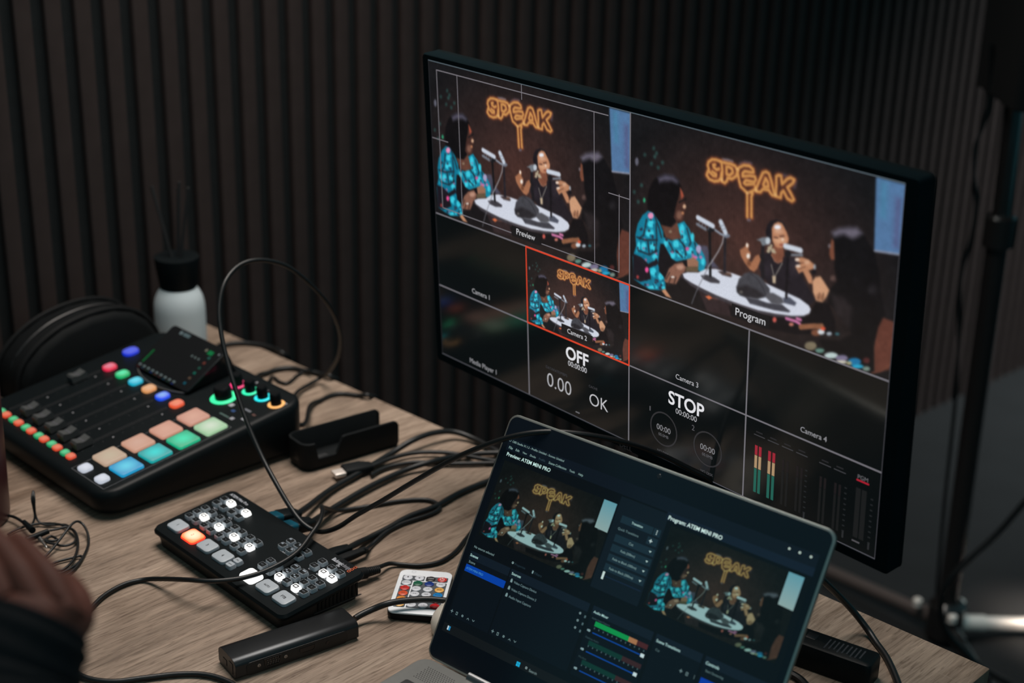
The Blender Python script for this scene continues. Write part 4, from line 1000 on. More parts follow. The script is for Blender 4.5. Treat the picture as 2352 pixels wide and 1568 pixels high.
for cx in (1113, 1296):
    mtxt('00:00', cx, 975, 59, 135); mtxt('00.0MB', cx, 999, 42, 95); mtxt('NO DISK', cx, 1057, 50, 78)
mtxt('PGM', 1860, 850, 34, 100)
ft.parts(SCREEN_LINES, monitor, SM)
fb = Flat(); fb.text('DELL', -0.0025, -MH / 2 - 0.0055, w=0.017, size=0.0075, col=(1, 1, 1, 1), z=0.0015)
part('maker_mark', fb.mesh('maker_mark'), PRINT_DIM, monitor, SM, 'small grey maker mark on the lower bezel')
b = B(); b.slab(0.075, 0.03, 0.012, 0.36, 0.008, 0.003, 3, m=T(0, 0.045, 0)); part('stand_column', b, SHELL, monitor)
b = B(); b.slab(0.09, 0.09, -0.045, 0.045, 0.008, 0.003, 3, m=T(0, 0.025, 0.30) @ RX(PI / 2) @ T(0, 0, 0) @ Matrix.Diagonal((1, 1, 0.35, 1))); part('mount_plate', b, SHELL, monitor)
b = B(); b.slab(0.24, 0.17, 0.0, 0.013, 0.02, 0.003, 5, m=T(0, -0.005, 0)); part('stand_base', b, SHELL, monitor)

# ---------------------------------------------------------------- laptop
LYAW, LTILT, LW, LH = -0.6948, 0.5084, 0.3362, 0.2347
LO = Vector((-0.0712, 1.186, 0.0))
ML = T(*LO) @ RZ(LYAW)
laptop = thing('laptop', 'open silver laptop with a dark streaming program on its screen', 'laptop', ML)
SILVER = mat('brushed_silver', (0.29, 0.295, 0.285, 1), 0.42, 0.65, noise=0.06, nscale=200)
SILVER_RIM = mat('silver_rim', (0.42, 0.43, 0.40, 1), 0.3, 0.8, noise=0.05)
GLASS = mat('laptop_black_glass', (0.004, 0.006, 0.009, 1), 0.16, emit=rgb(7, 13, 19), estr=0.6, noise=0.05)
LS = T(LW / 2, 0, 0.014) @ RX(PI / 2 - LTILT) @ T(0, LH / 2, 0)
b = B(); b.loft([rrect(LW, LH, -0.0052, 0.009, 5), rrect(LW + 0.0012, LH + 0.0012, -0.003, 0.0095, 5), rrect(LW + 0.0012, LH + 0.0012, -0.0003, 0.0095, 5), rrect(LW - 0.002, LH - 0.002, 0.0004, 0.008, 5)])
part('lid', b, SILVER_RIM, laptop, LS)
b = B(); b.slab(LW - 0.003, LH - 0.003, 0.0002, 0.0009, 0.0078, 0.0002, 5)
part('screen_glass', b, GLASS, laptop, LS)
b = B(); b.lathe([(0.0021, 0), (0.0018, 0.0003)], 16, T(0, LH / 2 - 0.0075, 0.0009)); part('webcam', b, mat('camera_lens_glass', (0.02, 0.025, 0.03, 1), 0.1, noise=0.02), laptop, LS)
lf = Flat(); lt = Flat(); LSM = LS @ T(-LW / 2, -LH / 2, 0.0)
mm = 0.001


def lr(x0, y0, x1, y1, col, z=0.001060):
    lf.piece('screen_panel' if z < 0.00107 else 'screen_mark')
    lf.rect(x0 * mm, y0 * mm, x1 * mm, y1 * mm, col, z)


def ltx(s, x, y, w, g=(120, 150, 150), bold=0.0, align='L', size=None):
    lt.text(s, x * mm, y * mm, w=w * mm, col=rgb(*g), z=0.001180, bold=bold, align=align, size=size)


lr(7.3, 27, 329, 213, rgb(5, 10, 14), 0.000980)
lr(7.3, 201.5, 329, 213, rgb(9, 17, 25), 0.001020); lr(140, 118, 190, 200, rgb(10, 19, 26), 0.001020); lr(188, 195, 329, 202, rgb(13, 24, 36), 0.001040)
for x0, x1 in ((8.9, 56), (57.5, 146), (150, 213), (216, 262), (265, 329)):
    lr(x0, 96.6, x1, 104.2, rgb(12, 22, 31), 0.001040)
    lr(x0, 42.5, x1, 96.4, rgb(6, 13, 19), 0.001040)
lr(7.3, 27, 329, 35, rgb(13, 17, 19), 0.001040)
for x0, y0, s, z in ((10.5, 120.2, 0.0800, 0.001100), (195, 120.2, 0.0800, 0.001100)):
    pass
LFEED = screen_mat('laptop_picture', 0.60, (0.62, 0.98, 0.86), 0.95, 0.14)
LGFX = screen_mat('laptop_graphics', 1.25, (1, 1, 1), 1.0, 0.14)
for x0, lab in ((10.5, 'left preview picture of the talk show'), (195.0, 'right program picture of the talk show')):
    o = link('video_picture', VIDEO, LFEED, laptop, LSM @ T(x0 * mm, 120.2 * mm, 0.001100) @ Matrix.Diagonal((0.128, 0.072, 1, 1))); o['label'] = lab
for x0, x1, yb in ((124.6, 138.4, 166.5), (308.9, 322.9, 164.8)):
    lf.piece('screen_mark'); o_ = len(lf.v); lf.poly([(x0 * mm, yb * mm), (x1 * mm, (yb - 0.6) * mm), (x1 * mm, 192.1 * mm), (x0 * mm, 192.1 * mm)], rgb(120, 144, 142), 0.00113)
    for k_ in (2, 3):
        lf.c[o_ + k_] = rgb(80, 132, 144)
WG = (150, 185, 182)
lt_dim = (64, 84, 88)
lf.piece('screen_mark')
lf.hoop(9.0 * mm, 210.7 * mm, 0.001100, 0.0003, rgb(110, 135, 138), 0.001100, 14)
ltx('OBS Studio 31.1.2 - Profile: Untitled - Scenes: Untitled', 11.8, 210.6, 60, (128, 155, 152))
for s, x, w in (('File', 10.2, 4.4), ('Edit', 18.3, 4.4), ('View', 26.4, 5.0), ('Docks', 35.2, 6.6), ('Scene Collection', 57, 20), ('Tools', 80.5, 6.0), ('Help', 90.8, 5.0)):
    ltx(s, x, 204.6, w, (130, 160, 156))
ltx('Profile', 45.5, 204.6, 7.2, (44, 62, 70))
ltx('Preview: ATEM MINI PRO', 10.4, 198.4, 51, (175, 205, 200), 0.012); ltx('Program: ATEM MINI PRO', 190.2, 197.7, 53.5, (185, 210, 205), 0.012)
ltx('No source selected', 10.7, 108.9, 23.6, (112, 138, 138))
lf.hoop(56.4 * mm, 109.3 * mm, 0.001100, 0.0006, rgb(120, 145, 145), 0.001100, 12); ltx('Properties', 59, 109.2, 12, (30, 46, 54)); lr(79, 107.6, 80.4, 110.2, rgb(110, 135, 138), 0.001100); ltx('Filters', 82, 108.8, 8, (30, 46, 54))
ltx('Scenes', 9.6, 100.6, 9.4, WG, 0.012); ltx('Scene', 10.6, 94.6, 7.4, (105, 130, 130))
lr(8.9, 85.0, 56, 91.6, rgb(4, 54, 140), 0.001100); ltx('ATEM MINI PRO', 10.2, 88.3, 20, (62, 130, 176))
ltx('Sources', 59.2, 100.6, 10.4, WG, 0.012)
for k, s in enumerate(('Video Capture Device', 'Video Capture Device 2', 'Audio Input Capture')):
    y = 94.1 - 6.7 * k
    ltx(s, 64.4, y, (26, 28.5, 25.4)[k], (100, 124, 128)); lr(60.4, y - 1.3, 62.6, y + 1.0, rgb(105, 128, 130), 0.001100); lf.disc(61.5 * mm, (y + 1.3) * mm, 0.0008, rgb(105, 128, 130), 0.001100)
    lf.hoop(139.6 * mm, (93.2 - 6.5 * k) * mm, 0.001060, 0.0007, rgb(105, 128, 130), 0.001100, 12); lr(144.6, 91.0 - 6.5 * k, 146.2, 93.2 - 6.5 * k, rgb(66, 88, 92), 0.001100)
lt_icon = rgb(104, 128, 130)
for x0, y0 in ((11.1, 46.8), (60.5, 46.3), (247.9, 84.2)):
    lr(x0 - 1.5, y0 - 0.25, x0 + 1.5, y0 + 0.25, lt_icon, 0.001100); lr(x0 - 0.25, y0 - 1.5, x0 + 0.25, y0 + 1.5, lt_icon, 0.001100)
    lf.frame((x0 + 5) * mm, (y0 - 1.6) * mm, (x0 + 7) * mm, (y0 + 1.2) * mm, 0.0004, lt_icon, 0.001100)
    if x0 < 200:
        lf.hoop((x0 + 12.8) * mm, y0 * mm, 0.001100, 0.0006, lt_icon, 0.001100, 10)
        for q, dy in ((19.7, 1), (25.8, -1)):
            for sgn in (-1, 1):
                lf.poly([((x0 + q + sgn * 1.3) * mm, (y0 - dy * 0.7) * mm), ((x0 + q) * mm, (y0 + dy * 0.7) * mm), ((x0 + q) * mm, (y0 + dy * 0.1) * mm), ((x0 + q + sgn * 1.3) * mm, (y0 - dy * 1.3) * mm)], lt_icon, 0.001100)
    else:
        for k in range(3):
            lf.disc(261 * mm, (y0 - 1.2 + k * 1.2) * mm, 0.0003, lt_icon, 0.001100, 6)
lr(12.4, 29.6, 14.0, 33.4, rgb(160, 180, 190), 0.001100); lr(14.3, 29.6, 15.9, 33.4, rgb(30, 120, 165), 0.001100)
for i in range(2):
    for j in range(2):
        lr(95.3 + i * 2.1, 28.0 + j * 2.1, 97.2 + i * 2.1, 29.9 + j * 2.1, rgb(20, 150, 190), 0.001100)
lf.hoop(106.5 * mm, 30.2 * mm, 0.001060, 0.0004, rgb(150, 170, 170), 0.001100, 14); ltx('Search', 110, 29.6, 8.6, (110, 130, 130))
# transitions column
bc = rgb(19, 36, 45)
lr(147, 178.6, 180, 185, bc, 0.001060); lr(181, 178.6, 188, 185, bc, 0.001060); ltx('Transition', 164, 181.9, 11.5, WG, 0.01, 'C')
for k in range(3):
    lf.disc(184.3 * mm, (180.4 + 1.5 * k) * mm, 0.0005, rgb(170, 190, 188), 0.001100, 6)
ltx('Quick Transitions', 147.2, 173.3, 21.5, (92, 118, 120)); lr(177.5, 170, 188, 176.6, bc, 0.001060)
lr(179.8, 173.0, 183.0, 173.7, rgb(170, 190, 188), 0.001100); lr(181.05, 171.8, 181.75, 174.9, rgb(170, 190, 188), 0.001100)
for y, s, w in ((164.7, 'Cut', 4.6), (156, 'Fade (300ms)', 15), (147.3, 'Fade to Black (300ms)', 25), (138.6, 'Fade to Black (300ms)', 25)):
    lr(147, y - 3.2, 188.5, y + 3.2, bc, 0.001060); ltx(s, 164.6, y, w, (112, 140, 140), 0, 'C')
    lf.poly([(183 * mm, (y + 0.8) * mm), (185.6 * mm, (y + 0.8) * mm), (184.3 * mm, (y - 0.8) * mm)], rgb(150, 175, 172), 0.001100)
lr(147.4, 127.6, 149.6, 134.4, rgb(170, 188, 184), 0.001100); lr(150, 130.6, 188, 131.4, rgb(16, 30, 48), 0.001060)
# audio mixer
ltx('Audio Mixer', 151.8, 99.4, 15.6, WG, 0.012); ltx('Audio Input Capture', 152.2, 94, 19, (52, 72, 78))
lr(156.9, 88.2, 192.5, 92.4, rgb(10, 124, 62), 0.001100); lr(192.5, 88.2, 201, 92.4, rgb(140, 98, 66), 0.001100); lr(201, 88.2, 212, 92.4, rgb(58, 28, 30), 0.001100)
ltx('Desktop Audio', 152.4, 77, 14, (46, 66, 70)); ltx('Mic/Aux', 152.4, 59.4, 8, (46, 66, 70))
for y in (73.2, 56.0):
    lr(156.9, y - 2, 192.5, y + 2, rgb(9, 44, 38), 0.001100); lr(192.5, y - 2, 212, y + 2, rgb(44, 28, 30), 0.001100)
for y, xe in ((82.3, 209.3), (65.5, 208.6), (48.2, 206)):
    lr(157.5, y - 0.45, xe, y + 0.45, rgb(8, 58, 130), 0.001100); lr(xe - 1.4, y - 1.5, xe + 2.2, y + 1.5, rgb(170, 190, 192), 0.001140)
    lf.disc(153.8 * mm, (y + 0.6) * mm, 0.001140, rgb(110, 135, 138), 0.001100, 8); lr(151.6, y - 0.2, 153, y + 1.4, rgb(110, 135, 138), 0.001100)
for y in (86.4, 70.4, 53.2):
    for k in range(12):
        lr(157.5 + k * 4.7, y - 0.7, 158.4 + k * 4.7, y + 0.7, rgb(58, 80, 84), 0.001140)
ltx('Scene Transitions', 217.7, 99, 23.8, WG, 0.012); ltx('Cut', 219.6, 91.8, 4, (80, 104, 106)); ltx('Controls', 266.7, 99, 12.6, WG, 0.012); lr(266.8, 79, 327, 86.5, rgb(6, 50, 140), 0.001100); ltx('Start Streaming', 268.6, 93, 17, (84, 108, 110))
for x in (302.6, 312.2, 322.3):
    lf.disc(x * mm, 209.3 * mm, 0.0010 if x < 305 else 0.001060, rgb(165, 182, 172), 0.001100, 10)
lf.parts(LGFX, laptop, LSM)
lt.parts(LGFX, laptop, LSM)
# base
b = B(); b.slab(LW + 0.003, 0.232, 0.0, 0.0135, 0.012, 0.0015, 5, bot=0.004, m=T(LW / 2, -0.117, 0)); part('base', b, SILVER, laptop)
b = B(); b.cyl((0.052, 0.0015, 0.0125), (LW - 0.052, 0.0015, 0.0125), 0.0058, n=18); part('hinge', b, mat('dark_silver_hinge', (0.25, 0.26, 0.27, 1), 0.28, 0.9, noise=0.05), laptop)
b = B()
for j in range(9):
    for i in range(13):
        x = 0.0145 + i * 0.0026 + (j % 2) * 0.0013; y = -0.0125 - j * 0.0024
        if i + j < 16:
            b.lathe([(0.0007, 0.01345), (0.0007, 0.01358)], 6, T(x, y, 0))
o = part('speaker_grille', b, INK, laptop); o['kind'] = 'stuff'
b = B(); b.slab(0.0152, 0.0142, 0.0, 0.0016, 0.0022, 0.0004, 3)
kme = b.mesh('keycap'); kme.materials.append(mat('dark_keycap', (0.02, 0.021, 0.023, 1), 0.5, noise=0.05))
for r in range(6):
    for c in range(16):
        link('keycap', kme, None, laptop, T(0.0215 + c * 0.0186, -0.0475 - r * 0.0182, 0.0135))
b = B(); b.slab(0.105, 0.06, 0.01345, 0.01375, 0.003, 0.0001, 3, m=T(LW / 2 - 0.02, -0.192, 0)); part('touchpad', b, mat('touchpad_grey', (0.2, 0.2, 0.2, 1), 0.4, 0.3, noise=0.03), laptop)
# ---------------------------------------------------------------- video switcher
AM = T(-0.2555, 1.3536, 0) @ RZ(-0.814)
switcher = thing('video_switcher', 'black video switcher with lit white keys and one glowing orange key', 'switcher', AM)
SL = math.atan(0.012 / 0.1035)
AP = T(0, 0, 0.026) @ RX(SL)
PLATE = mat('switcher_black_plate', (0.0045, 0.0068, 0.0078, 1), 0.42, spec=0.10, noise=0.15)
b = B()
lo = []
for z, iw, idp, r in ((0.0, 0.019, 0.014, 0.006), (0.0015, 0.016, 0.011, 0.007), (None, 0.013, 0.006, 0.007)):
    lo.append([(x, y, z if z is not None else 0.026 + y * 0.116 - 0.0045) for x, y, _ in rrect(0.2375 - iw, 0.1035 - idp, 0, r, 4)])
b.loft(lo); part('body', b, mat('switcher_side_plastic', (0.010, 0.0105, 0.011, 1), 0.5, spec=0.3, noise=0.1), switcher)
b = B(); b.loft([rrect(0.2355, 0.1015, -0.0062, 0.0085, 6), rrect(0.2375, 0.1035, -0.0048, 0.0095, 6), rrect(0.2375, 0.1035, -0.0028, 0.0095, 6), rrect(0.2335, 0.0995, 0.0, 0.008, 6)])
part('top_plate', b, PLATE, switcher, AP, ang=20)
b = B()
for k in range(11):
    y = -0.004 + k * 0.0046
    b.box(0.1115, 0.1125, y, y + 0.0022, 0.006, 0.0145 + (y + 0.004) * 0.12)
o = part('vent_fins', b, BLACK_SOFT, switcher); o['kind'] = 'stuff'
b = B(); b.box(0.1105, 0.1118, -0.008, 0.049, 0.0042, 0.0048); part('vent_sill', b, mat('dark_grey_edge', (0.05, 0.05, 0.052, 1), 0.4, noise=0.05), switcher)
LITKEY = mat('lit_white_key', (0.8, 0.8, 0.8, 1), 0.4, emit=(1.0, 1.0, 0.97, 1), estr=1.15, noise=0.02)
ONAIR = glow('lit_orange_key', (1.30, 0.86, 0.56, 1), (2.6, 0.36, 0.10, 1), 1.0, pw=3.0)
REDBASE = mat('red_key_skirt', (0.5, 0.05, 0.03, 1), 0.4, emit=(1.0, 0.03, 0.012, 1), estr=2.2, noise=0.02)
b = B(); b.slab(0.0098, 0.0084, 0.0, 0.0040, 0.0022, 0.0006, 3, bot=0.0); key_me = b.mesh('key')
bl = B()
bl.loft([rrect(0.0098, 0.0086, 0, 0.0022, 3), rrect(0.0096, 0.0084, 0.002, 0.0022, 3), rrect(0.0088, 0.0068, 0.0042, 0.0015, 3)]); key_me = bl.mesh('key'); key_me.materials.append(GREYKEY)
b = B(); b.slab(0.0082, 0.0061, 0.0, 0.00025, 0.0010, 0.0001, 2); kt_me = b.mesh('key_legend'); kt_me.materials.append(KEYTOP)
b = B(); b.loft([rrect(0.0062, 0.0044, z, 0.0004, 1) for z in (0.0, 0.0003)] + [rrect(0.0040, 0.0024, z, 0.0003, 1) for z in (0.0003, 0.0)], False, False); ki_me = b.mesh('key_icon'); ki_me.materials.append(INK)
KEYS = []
for u, lit in ((-102, 1), (-73.4, 1), (-45, 1), (-16.8, 1)):
    for du in (0, 13):
        for v in (-13.8, -4.0, 5.9):
            KEYS.append((u + du, v, du == 13 and v == -4.0))
for u in (-101.8, -73.2):
    KEYS += [(u, 20.1, 0), (u + 13, 20.4, 0), (u, 30, 0), (u + 11.5, 30.6, 1)]
KEYS += [(20.7, 20, 0), (33.4, 20, 0), (20.7, 30, 0), (33.4, 30, 0), (48.3, 19.8, 0), (48.3, 29.9, 0), (74.8, 20, 0), (74.8, 30, 0),
         (34.5, -14.3, 0), (34.6, -4.5, 0), (47.4, -14.3, 0), (47.4, -4.5, 0)]
for u in (62.9, 90.7):
    for du in (0, 12.8):
        for v in (-13.8, -4.1, 5.7):
            KEYS.append((u + du, v, du == 0 and v == -13.8))
KEYS += [(90.8, 19.5, 1), (104, 19.5, 1), (90.8, 29.7, 0), (104, 29.7, 0)]
at = Flat()
for u, v, lit in KEYS:
    k = link('key', key_me, LITKEY if lit else GREYKEY, switcher, AP @ T(u * mm, v * mm, 0))
    if lit:
        k['label'] = 'key lit white'
        link('key_icon', ki_me, None, k, T(0, 0, 0.0042))
    else:
        link('key_legend', kt_me, None, k, T(0, 0, 0.0041))
b = B(); b.loft([rrect(0.0225, 0.0172, 0, 0.0042, 5), rrect(0.0225, 0.0172, 0.0016, 0.0042, 5), rrect(0.0215, 0.0160, 0.0030, 0.0038, 5), rrect(0.019, 0.0138, 0.0034, 0.003, 5)]); big_me = b.mesh('source_key'); big_me.materials.append(GREYKEY)
b = B(); b.loft([rrect(0.0242, 0.0188, 0.0, 0.0048, 5), rrect(0.0232, 0.0178, 0.0016, 0.0045, 5)]); sk_me = b.mesh('key_skirt'); sk_me.materials.append(REDBASE)
for i, u in enumerate((-95.4, -66.9, -38.8, -10.4)):
    k = link('source_key', big_me, ONAIR if i == 1 else GREYKEY, switcher, AP @ T(u * mm, -0.0318, 0))
    if i == 1:
        k['label'] = 'large key glowing orange'; link('key_skirt', sk_me, None, k)
for i, u in enumerate((39.9, 67.6, 95.6)):
    k = link('transition_key', big_me, LITKEY if i == 0 else GREYKEY, switcher, AP @ T(u * mm, -0.0318, 0))
    if i == 0:
        k['label'] = 'large key lit white'
for v in (-35.8, -27.0):
    link('key', key_me, GREYKEY, switcher, AP @ T(9.5 * mm, v * mm, 0))


def at_text(s, u, v, w, col=rgb(150, 158, 170), z=0.0003, **kw):
    at.text(s, u * mm, v * mm, w=w * mm if w else None, col=col, z=z, **kw)


PRINT_ATTR = bpy.data.materials.new('printed_lettering'); PRINT_ATTR.use_nodes = True
_n = PRINT_ATTR.node_tree; _a = _n.nodes.new('ShaderNodeAttribute'); _a.attribute_name = 'Col'
_n.links.new(_a.outputs['Color'], _n.nodes['Principled BSDF'].inputs['Base Color']); _n.nodes['Principled BSDF'].inputs['Roughness'].default_value = 0.6
wcol = rgb(205, 210, 220)
at_text('ATEM Mini Pro', -93.5, 43, 33, wcol)
at_text('Blackmagic', 83, 43.2, 16.5, wcol, size=0.0068); at_text('design', 97.2, 43.2, 10.5, rgb(135, 138, 145), size=0.0068)
at.piece('maker_symbol')
for k in range(3):
    cx, cy = 104.2 * mm, (39.9 + 4.1 * k) * mm
    pts = rrect(0.0036, 0.0033, 0, 0.001, 2, cx, cy); inn = rrect(0.0024, 0.0021, 0, 0.0006, 2, cx, cy)
    for i in range(len(pts)):
        j = (i + 1) % len(pts); at.poly([pts[i][:2], pts[j][:2], inn[j][:2], inn[i][:2]], rgb(205, 90, 42), 0.0003)
for s, u, v, w in (('MIC 1', -97.5, 15.1, 6.4), ('MIC 2', -69, 15.1, 6.4), ('PICTURE IN PICTURE', 29.5, 15.7, 18), ('KEY', 72.4, 16, 4.6), ('DSK', 89, 38.4, 5), ('RECORD', 88, 15.9, 9), ('STREAM', 100.8, 16, 9), ('EFFECT', 66.3, -18.3, 8.5), ('VIDEO OUT', 94.8, -18, 11.5), ('DUR', 34.2, -17.8, 4), ):
    at_text(s, u, v, w, wcol)
ik = rgb(18, 18, 20)
for i, (s, u) in enumerate((('1', -95.4), ('2', -66.9), ('3', -38.8), ('4', -10.4))):
    at_text(s, u, -31.8, None, ik if i != 1 else rgb(160, 60, 20), 0.0037, size=0.0048)
at_text('AUTO', 67.6, -31.8, 8.6, ik, 0.0037); at_text('FTB', 95.6, -31.8, 6.6, ik, 0.0037)
at_text('BLACK', 9.5, -35.8, 5.2, ik, 0.0044); at_text('STILL', 9.5, -27, 4.6, ik, 0.0044)
kc = rgb(112, 118, 126)
for s, u, v, w in (('OFF', 104, 29.7, 3.6), ('REC', 90.8, 29.7, 3.6), ('OFF', 74.8, 20, 3.4), ('ON', 74.8, 30, 2.8), ('DIP', 75.7, -13.8, 3.2), ('PGM', 103.5, -13.8, 4), ('0.5', 34.5, -14.3, 3), ('1.0', 34.6, -4.5, 3), ('ON', 48.3, 29.9, 2.6), ('OFF', 48.3, 19.8, 3.2)):
    at_text(s, u, v, w, kc, 0.0046)
for s, u, v in (('2', 103.5, -4.1), ('1', 90.7, -4.1), ('4', 103.5, 5.7), ('3', 90.7, 5.7)):
    at_text(s, u, v, None, kc, 0.0046, size=0.0028)
pc = rgb(128, 140, 152); at.piece('printed_marks')
for (u, v), (a0, b0) in zip(((20.7, 20), (33.4, 20), (20.7, 30), (33.4, 30)), ((-1.9, 1.2), (1.9, 1.2), (-1.9, 1.4), (1.9, 1.4))):
    at.rect((u + a0 - 1.5) * mm, (v + b0 - 1.0) * mm, (u + a0 + 1.5) * mm, (v + b0 + 1.0) * mm, pc, 0.0046)
for u, v, q in ((62.9, -4.1, 0), (75.7, -4.1, 0), (62.9, 5.7, 1), (75.7, 5.7, 2)):
    if q == 0:
        at.disc((u - 1.6) * mm, (v + 0.4) * mm, 0.0011, pc, 0.0046, 10); at.rect((u + .2) * mm, (v - 2) * mm, (u + 3.4) * mm, (v - .4) * mm, pc, 0.0046)
    elif q == 1:
        at.rect((u - 3.2) * mm, (v + 0.6) * mm, (u + 2.2) * mm, (v + 2.0) * mm, pc, 0.0046)
    else:
        at.rect((u - 1.6) * mm, (v + 0.2) * mm, (u + 3.2) * mm, (v + 2.2) * mm, pc, 0.0046)
for u, v, lit in KEYS:
    if not lit and v in (-13.8, -4.0, 5.9) and u < 0:
        at.disc(u * mm, v * mm, 0.0006, kc, 0.0046, 4)
at.parts(PRINT_ATTR, switcher, AP, ('printed_marks', 'maker_symbol'))

# ---------------------------------------------------------------- podcast mixer
RM = T(-0.4371, 1.4605, 0) @ RZ(-0.79)
mixer = thing('podcast_mixer', 'black podcast mixer with faders and coloured glowing pads', 'mixer', RM)
RS = 0.14; RP = T(0, 0, 0.034) @ RX(math.atan(RS))


def rz(v):
    return 0.034 + RS * v


b = B(); cx, cy = -0.1405, 0.127
L0 = []
for zf, ins, r in ((lambda v: 0.002, 0.026, 0.020), (lambda v: 0.006, 0.004, 0.024), (lambda v: 0.012, -0.004, 0.026), (lambda v: rz(v) * 0.55, -0.006, 0.027), (lambda v: rz(v) - 0.008, -0.006, 0.027), (lambda v: rz(v) - 0.003, -0.002, 0.023), (lambda v: rz(v) - 0.0008, 0.004, 0.019), (lambda v: rz(v), 0.011, 0.016)):
    L0.append([(x, y, zf(y)) for x, y, _ in rrect(0.305 - ins, 0.270 - ins, 0, r, 6, cx, cy)])
b.loft(L0); part('body', b, BLACK, mixer)
# pads
def pad_mat(n, a, e, s=1.0):
    return glow(n, rgb(*a), rgb(*e), s, base=(0.06, 0.06, 0.06, 1))


b = B(); b.slab(0.0300, 0.0286, 0.0, 0.0035, 0.0028, 0.0012, 3); pad_me = b.mesh('pad')
PM = [[((190, 172, 146), (186, 158, 134)), ((205, 160, 140), (198, 146, 122)), ((212, 158, 136), (202, 144, 122)), ((214, 160, 138), (200, 142, 122))],
      [((84, 205, 232), (20, 150, 200)), ((0, 214, 210), (16, 160, 160)), ((34, 224, 174), (20, 176, 128)), ((208, 222, 200), (160, 200, 158))]]
pad_me.materials.append(pad_mat('pad_light', *PM[0][0]))
for c in range(2):
    for r in range(4):
        link('pad', pad_me, pad_mat(f'pad_light_{c}_{r}', *PM[c][r], 0.92), mixer, RP @ T(-0.0545 + c * 0.0358, 0.0405 + r * 0.0372, 0))
b = B(); b.slab(0.0155, 0.0140, 0.0, 0.0035, 0.004, 0.001, 4); sq_me = b.mesh('bank_button'); WLED = glow('white_bank_light', rgb(212, 216, 228), rgb(190, 196, 208), 0.95); sq_me.materials.append(WLED)
for u in (-0.0545, -0.0187):
    link('bank_button', sq_me, None, mixer, RP @ T(u, 0.0097, 0))
b = B(); b.slab(0.0150, 0.0160, 0.0, 0.004, 0.005, 0.0013, 4); cb_me = b.mesh('channel_button')
CH = [((214, 112, 138), (220, 30, 70)), ((50, 226, 164), (14, 178, 104)), ((70, 210, 232), (10, 172, 200)), ((214, 164, 122), (214, 146, 88)), ((120, 166, 228), (16, 74, 232)), ((226, 124, 84), (224, 82, 44))]
UK = [-0.2500 + 0.0304 * k for k in range(6)]
cb_me.materials.append(glow('channel_light', rgb(*CH[0][0]), rgb(*CH[0][1])))
for k, u in enumerate(UK):
    link('channel_button', cb_me, glow(f'channel_light_{k}', rgb(*CH[k][0]), rgb(*CH[k][1]), 1.0, pw=1.8), mixer, RP @ T(u, 0.1575, 0))
b = B(); b.slab(0.0180, 0.0200, 0.0, 0.004, 0.0075, 0.0013, 5)
part('record_button', b, glow('blue_record_light', rgb(20, 70, 225), rgb(4, 44, 205), 1.0), mixer, RP @ T(-0.2665, 0.198, 0), 'oval blue lit button')
b = B(); b.slab(0.0112, 0.0098, 0.0, 0.003, 0.003, 0.0009, 3); mb_me = b.mesh('mute_button'); MG = glow('green_mute_light', rgb(50, 204, 132), rgb(20, 150, 92), 0.95); MR_ = glow('red_mute_light', rgb(228, 112, 66), rgb(214, 72, 40), 0.95); mb_me.materials.append(MG)
for u in UK:
    link('listen_button', mb_me, MG, mixer, RP @ T(u - 0.0062, 0.0125, 0)); link('mute_button', mb_me, MR_, mixer, RP @ T(u + 0.0065, 0.0125, 0))
FADER = mat('dark_grey_fader', (0.062, 0.066, 0.067, 1), 0.42, noise=0.1)
b = B()
prof = [(-0.0105, 0.001), (-0.0105, 0.008), (-0.0085, 0.0105), (-0.002, 0.0085), (0.0, 0.0082), (0.002, 0.0085), (0.0085, 0.0105), (0.0105, 0.008), (0.0105, 0.001)]
b.loft([[(x, y, z) for y, z in prof] for x in (-0.0066, 0.0066)]); fc_me = b.mesh('fader_cap', ang=25); fc_me.materials.append(FADER)
b = B(); b.box(-0.0065, 0.0065, -0.0004, 0.0004, 0.0082, 0.0087); fl_me = b.mesh('fader_line'); fl_me.materials.append(PRINT_DIM)
b = B(); b.loft([rrect(0.0042, 0.124, z, 0.002, 2) for z in (0.0, 0.0004)] + [rrect(0.0026, 0.1224, z, 0.0012, 2) for z in (0.0004, -0.0006)], False, True); fs_me = b.mesh('fader_slot'); fs_me.materials.append(mat('fader_slot_edge', (0.03, 0.03, 0.032, 1), 0.4, noise=0.1))
for u, v in zip(UK, (0.1150, 0.0352, 0.0345, 0.0340, 0.0337, 0.0335)):
    link('fader_slot', fs_me, None, mixer, RP @ T(u - 0.004, 0.084, 0))
    f = link('fader_cap', fc_me, None, mixer, RP @ T(u - 0.004, v, 0.0005)); link('fader_line', fl_me, None, f)
b = B()
KNOB = mat('black_knob', (0.005, 0.006, 0.007, 1), 0.4, spec=0.15, noise=0.1)


def knob(name, u, v, R, h, mid, edge, a0=0.0, a1=2 * PI):
    b = B(); b.lathe([(R, 0), (R, h * 0.8), (R * 0.92, h * 0.93), (R * 0.8, h)], 24)
    k = part(name, b, KNOB, mixer, RP @ T(u, v, 0), ang=30)
    b = B(); b.ring(R * 1.27, R * 0.30, 0.0006, a0, a1, 40, 6)
    m = mat('ring_' + name + '_%d' % int(-u * 1e4), (0.05, 0.05, 0.05, 1), 0.4, emit=rgb(*mid), estr=1.5, noise=0.02)
    part('light_ring', b, m, k)


knob('main_knob', -0.067, 0.2035, 0.0105, 0.016, (40, 224, 150), None)
for u, c in ((-0.0805, (214, 40, 104)), (-0.0545, (36, 228, 168)), (-0.0292, (6, 214, 218)), (-0.0025, (232, 166, 92))):
    knob('headphone_knob', u, 0.2335, 0.0066, 0.0155, c, None)
